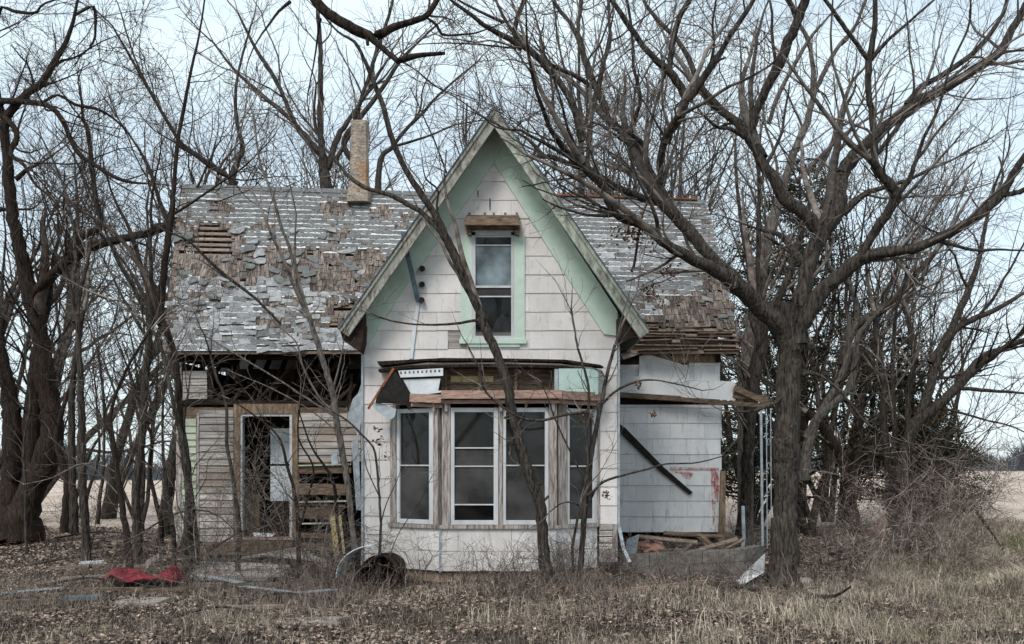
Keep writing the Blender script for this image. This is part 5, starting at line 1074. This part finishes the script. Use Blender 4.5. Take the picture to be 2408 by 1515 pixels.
place('roadside_tree', GM, sp, ['bare tree standing behind the viewer, seen mirrored in the bay window glass'], 'tree', 'bare trees mirrored in the window glass', 'bark', 'twig')
# ---- cedars behind the right end
def cedar(x, d, H, Rr, z0, lb, seed, holes=.0):
    rs = np.random.RandomState(seed); root = thing('cedar_tree', lb, 'tree', (x, d, 0)); tr = Acc()
    P_, R_ = resample([(x,d,-.1),(x+.1,d,H*.5),(x,d,H*.97)], (.16,.10,.02), 14); tr.add(P_[None], R_[None], 8)
    n = 150; z = z0+(H-z0)*rs.rand(n)**.9; f = (1-(z-z0)/(H-z0))**.7; a = rs.rand(n)*6.283; ln = Rr*f*rs.uniform(.3,1.35,n)+.15
    B_ = []
    for i in range(n):
        o = np.array((x, d, z[i])); dd = np.array((math.cos(a[i]), math.sin(a[i]), rs.uniform(-.05,.5))); B_.append([o+dd*ln[i]*t_+np.array((0,0,-.1*t_*t_)) for t_ in (0,.33,.66,1)])
    B_ = np.array(B_); BR_ = np.outer(.02+.01*f, (1,.7,.4,.15)); tr.add(B_, BR_, 4); link('trunk', tr.mesh('trunk', True), M['barkd'], root)
    A2, B2 = grow(rs, B_, BR_, 7, (.3,.8), 5, (20,60), .5, .008, .003, .15, .05, .2)
    pts = A2.reshape(-1, 3); pts = pts[rs.rand(len(pts)) < .8]; pts = np.repeat(pts, 6, axis=0)+rs.normal(size=(len(pts)*6, 3))*.06
    V, F = quads(rs, pts, .036); c_ = Acc(); c_.raw(V, F); link('crown', c_.mesh('crown'), M['cedar'], root)
cedar(at(1880,24), 24, 9.0, 2.2, .6, 'dense brownish green cedar behind the massive trunk, the tallest of the cedars', 1)
cedar(at(1760,26), 26, 8.0, 1.7, .4, 'dark cedar rising behind the right end of the roof', 2)
cedar(at(2110,25), 25, 4.9, 1.9, .4, 'low ragged dark cedar inside the right thicket', 3)
cedar(at(2200,27), 27, 3.2, 1.1, .3, 'lowest dark cedar, half hidden where the thicket meets the field', 4)
# ---- fallen limbs
def fallen(label, pts, seed, r=.03, nm='fallen_branch', dens=1.5, cat='branch', group=None):
    rs = np.random.RandomState(seed); P_, R_ = resample(pts, np.linspace(r, r*.35, len(pts)), 16); a = Acc(); a.add(P_[None], R_[None], 6)
    A1, B1 = grow(rs, P_[None], R_[None], dens, (.3,1.0), 7, (25,60), .6, r*.6, .004, .15, .03, .15); A2, B2 = grow(rs, A1, B1, 2.5, (.2,.5), 5, (25,60), .6, .008, .003, .15, .02, .15, plen=.8)
    a.add(A1, B1, 5); a.add(A2, B2, 3); V = np.concatenate(a.V); c = P_[0].copy(); a.V = [V-c]; a.F = [np.concatenate(a.F)]
    me = a.mesh(nm, True); o = link(nm, me, M['bark']); o.location = c; prop(o, label, cat, group)
fallen('dark forked branch lying on leaves by the foot of the massive trunk', [G(1840,1372,.05), G(1905,1398,.08), G(1960,1402,.2), G(2000,1380,.35)], 1, .035)
fallen('thin crooked branch lying on the grass before the massive trunk', [G(1720,1378,.05), G(1800,1388,.08), G(1860,1400,.03), G(1905,1406,.05)], 2, .03)
fallen('bare broken pole slanting down in the brush by the right field', [W(2296,1204,16.5), W(2330,1250,16.3), W(2358,1292,16.1)], 3, .03, dens=.6)
fallen('long arching cane bending across the leaves from saplings to doorway', [G(236,1378,0), W(330,1260,15.2), W(420,1206,15.0), W(500,1206,14.9), W(566,1260,14.6)], 4, .02, dens=1.)
fallen('pale bent branch resting across the doorway sill', [W(440,1330,14.6), W(500,1290,14.6), W(570,1250,14.7), W(640,1235,14.8), W(720,1218,14.9)], 5, .02, dens=1.)
for i, (x, y, l_, a_) in enumerate([(60,1330,1.6,.2),(170,1300,1.4,-.2),(250,1322,1.2,.3),(130,1265,1.8,.1),(90,1380,1.3,-.1),(2010,1300,1.6,.3),(2080,1270,1.8,-.3),(1960,1262,1.4,.5),(1925,1330,1.2,.2),(2150,1300,1.5,.1),(560,1420,.9,.1),(410,1450,1.0,-.2)]):
    p = G(x, y, .04); fallen('dead branch scattered on the leafy ground among the trees', [p, p+np.array((l_*.5*math.cos(a_), l_*.5*math.sin(a_), .12)), p+np.array((l_*math.cos(a_), l_*math.sin(a_)+.1, .05))], 20+i, .022, dens=1.8, group='dead branches on the ground')
# ---- shrubs
def shrub_mesh(seed, H, n, tw=.003, spread=.6):
    rs = np.random.RandomState(seed); P_ = []; 
    for i in range(n):
        d = norm(np.array((rs.normal()*spread, rs.normal()*spread, 1.))); o = np.array((rs.normal()*.08, rs.normal()*.08, -.06)); q = [o]
        for k in range(9): d = norm(d+rs.normal(size=3)*.24+np.array((0,0,-.05))); o = o+d*H/9*rs.uniform(.8,1.1); q.append(o)
        P_.append(q)
    P_ = np.array(P_); R_ = np.outer(rs.uniform(.004,.010,n), np.linspace(1,.35,10)); a = Acc(); a.add(P_, R_, 4)
    A1, B1 = grow(rs, P_, R_, 4.6, (.25*H,.6*H), 6, (30,80), .6, .006, tw, .25, -.03, .2); A2, B2 = grow(rs, A1, B1, 6, (.1,.35), 5, (25,65), .6, .004, tw*.8, .17, .0, .15)
    a.add(A1, B1, 3); a.add(A2, B2, 3); return a.mesh('shrub')
SH = [shrub_mesh(201, 1.3, 12), shrub_mesh(202, 1.7, 9), shrub_mesh(203, .9, 16), shrub_mesh(204, 2.3, 10, .0035)]
def shrubs(spots, label, group, mt):
    for (x, y, k, s_) in spots:
        me = SH[k]; key = mt+str(k)
        if key not in SHM: SHM[key] = me.copy(); SHM[key].materials.clear(); SHM[key].materials.append(M[mt])
        o = bpy.data.objects.new('bare_shrub', SHM[key]); C.objects.link(o); p = G(x, y, 0); o.location = p; o.rotation_euler.z = (x*7.3) % 6.28; o.scale = (s_, s_, s_)
        prop(o, label, 'shrub', group)
SHM = {}
r2 = random.Random(77)
shrubs([(900+r2.uniform(-30,520), 1372+r2.uniform(-6,14), r2.choice((0,2)), r2.uniform(.6,.95)) for i in range(15)], 'wiry bare shrub growing along the foot of the bay', 'wiry shrubs along the bay foundation', 'twig')
shrubs([(r2.uniform(420,860), r2.uniform(1365,1405), r2.choice((0,1,1,3)), r2.uniform(.5,1.0)) for i in range(9)], 'thin twiggy shrub tangled before the doorway wing', 'twiggy shrubs in front of the doorway wing', 'twig')
shrubs([(r2.uniform(430,850), r2.uniform(1352,1388), 3, r2.uniform(.7,1.1)) for i in range(4)], 'tall whippy shrub arching across the doorway wing', 'tall whippy shrubs before the doorway wing', 'twig')
shrubs([(r2.uniform(1460,1800), r2.uniform(1378,1396), r2.choice((0,2)), r2.uniform(.5,.9)) for i in range(8)], 'low bare shrub before the cinder block wall', 'low shrubs before the block wall', 'twig')
shrubs([(r2.uniform(1900,2300), r2.uniform(1235,1365), r2.choice((0,1,2,3)), r2.uniform(.6,1.1)) for i in range(30)], 'dark bramble shrub in the undergrowth right of the massive trunk', 'bramble shrubs right of the massive trunk', 'twigb')
shrubs([(r2.uniform(2200,2440), r2.uniform(1225,1320), r2.choice((0,2)), r2.uniform(.6,1.0)) for i in range(6)], 'arching brown shrub at the edge of the straw field', 'arching shrubs by the straw field', 'twigb')
shrubs([(r2.uniform(-20,420), r2.uniform(1225,1330), r2.choice((0,0,1,2)), r2.uniform(.5,.9)) for i in range(11)], 'dark leggy shrub under the left hand trees', 'leggy shrubs under the left trees', 'twigd')
shrubs([(1760,1300,1,.9),(1770,1330,0,.8),(1725,1300,1,.7)], 'bare shrub sprouting from the block wall rubble', 'shrubs sprouting inside the block wall', 'twig')
p_ = G(2077,1262); lump(2077, 1250, p_[1], .42, .3, .18, 'stone_lump', M['insul'], 'pinkish boulder lying deep under the brambles of the right thicket', 'boulder', 8)
p_ = G(1893,1374); lump(1893, 1368, p_[1], .10, .08, .06, 'pale_stone', M['concrete'], 'small pale stone at the right foot of the massive trunk', 'stone', 9)
# ---- undergrowth, leaf litter and straw grass
rs = np.random.RandomState(5)
def scat(n, d0, d1, x0=-30, x1=2440, pw_=1.0):
    d = d0+(d1-d0)*rs.rand(n)**pw_; x = rs.uniform(x0, x1, n); X = (x-CX)/FX*d
    return np.stack([X, d, hgt(X, d)-.035], 1), x
P0, xs_ = scat(9000, 8.6, 14.4, pw_=.9); keep = (rs.rand(len(P0)) < np.where(xs_ > 1500, .55, .95)) & ~((P0[:,1] > 14.15) & (xs_ > 850) & (xs_ < 1460)); P0 = P0[keep]; m = len(P0)
d = norm(np.stack([rs.normal(size=m)*.28, rs.normal(size=m)*.28, np.ones(m)], 1)); o = P0.copy(); q = [o]; hh = rs.uniform(.12,.62,m)*(.7+.5*np.sin(P0[:,0]*1.9+1.3*np.sin(P0[:,1]*2.2)))*np.clip((P0[:,1]-6)/6, .5, 1)
for k in range(5): d = norm(d+rs.normal(size=(m,3))*.16); o = o+d*(hh/5)[:,None]; q.append(o)
PP = np.stack(q, 1); RR = rs.uniform(.0012,.0026,m)[:,None]*np.linspace(1,.5,6)[None]; a = Acc(); a.add(PP, RR, 3)
A1, B1 = grow(rs, PP, RR, 8, (.08,.28), 5, (20,55), .8, .002, .0011, .17, .03, .2); a.add(A1, B1, 3)
o = link('undergrowth', a.mesh('undergrowth'), M['twigb']); prop(o, 'brown wiry brush covering the ground before the house', 'undergrowth', kind='stuff')
P1, _ = scat(100000, 8.4, 17.5, pw_=.8); cl_ = np.sin(P1[:,0]*2.6+1.7*np.sin(P1[:,1]*1.9))+np.sin(P1[:,1]*3.7-P1[:,0]*1.1); P1 = P1[rs.rand(len(P1)) < np.clip(.62+.35*cl_, .12, 1)]; P1[:, 2] += .012+rs.rand(len(P1))*.035; P2, x2 = scat(30000, 17, 26); P2[:, 2] += .02; P2 = P2[((x2 < 420) | (x2 > 1780)) & ((x2 < 2200) | (P2[:,1] < 19))]
V1, F1_ = quads(rs, P1, .024*rs.uniform(.5,1.5,len(P1)), True); V2, F2_ = quads(rs, P2, .04, True); a = Acc(); a.raw(V1, F1_); a.raw(V2, F2_)
o = link('fallen_leaves', a.mesh('fallen_leaves'), M['litter']); prop(o, 'curled brown leaves lying thick over the yard', 'leaves', kind='stuff')
def blades(Pb, h, wd):
    m = len(Pb); a_ = rs.rand(m)*6.283; ln = h*rs.uniform(.5,1.3,m)*(1+.65*np.sin(Pb[:,0]*3.1+2*np.sin(Pb[:,1]*1.7))*np.sin(Pb[:,1]*2.9+Pb[:,0])); b_ = rs.rand(m)*6.283; bend = rs.uniform(.1,1.2,m)*ln
    s1 = np.stack([np.cos(a_), np.sin(a_), np.zeros(m)], 1)*wd; bd_ = np.stack([np.cos(b_), np.sin(b_), np.zeros(m)], 1)*bend[:,None]; upv = np.zeros((m,3)); upv[:,2] = 1
    p1 = Pb+upv*(ln*.55)[:,None]+bd_*.25; p2 = Pb+upv*(ln*np.clip(1-bend/ln*.45,.3,1))[:,None]+bd_
    V = np.stack([Pb-s1, Pb+s1, p1+s1*.8, p1-s1*.8, p2+s1*.15, p2-s1*.15], 1).reshape(-1, 3); i = np.arange(m)[:,None]*6
    return V, np.concatenate([i+np.array([[0,1,2,3]]), i+np.array([[3,2,4,5]])])
Pa, xa = scat(90000, 8.4, 13.6, pw_=.9)
nz = np.sin(Pa[:,0]*2.1+Pa[:,1]*1.3)+np.sin(Pa[:,0]*.9-Pa[:,1]*2.7); pr = np.clip((xa-1000)/1000, .22, 1)*np.clip(.5+.45*nz, .06, 1); Pa = Pa[rs.rand(len(Pa)) < pr]
Pb, xb = scat(36000, 13, 27, 2200, 2480); Pc, xc = scat(14000, 13.4, 16, 2050, 2480)
a = Acc(); a.raw(*blades(Pa[::2], .10, .0026)); a.raw(*blades(Pa[1::3], .22, .0026)); a.raw(*blades(Pb, .26, .006)); a.raw(*blades(Pc, .18, .004))

o = link('dry_grass', a.mesh('dry_grass'), M['grass']); prop(o, 'straw coloured dead grass tufts in the foreground and field edge', 'grass', kind='stuff')
# ---- far treeline along the horizon
rs = np.random.RandomState(9)
m = 2600; d = rs.uniform(170, 210, m); x = rs.uniform(-150, 2560, m); base = np.stack([(x-CX)/FX*d, d, np.where(x < CX, -1.6, -.3)+0*x], 1)
hh = rs.uniform(2.5, 5.5, m)*(1+.35*np.sin(x*.013)+.25*np.sin(x*.05)); P_ = np.stack([base, base+np.stack([rs.normal(size=m)*.4, 0*d, hh*.5], 1), base+np.stack([rs.normal(size=m)*.8, 0*d, hh], 1)], 1)
a = Acc(); a.add(P_, np.tile((.22,.16,.05), (m,1)), 4); A1, B1 = grow(rs, P_, np.tile((.2,.14,.05), (m,1)), 1.6, (1,2.6), 4, (20,60), .6, .12, .06, .15, .04, .15); a.add(A1, B1, 3)
m_ = mat('distant woodland', (.05,.06,.07), (.11,.12,.135), .3, bump=0)
o = link('far_woods', a.mesh('far_woods'), m_); prop(o, 'dark line of distant woods along the horizon', 'woods', kind='stuff')
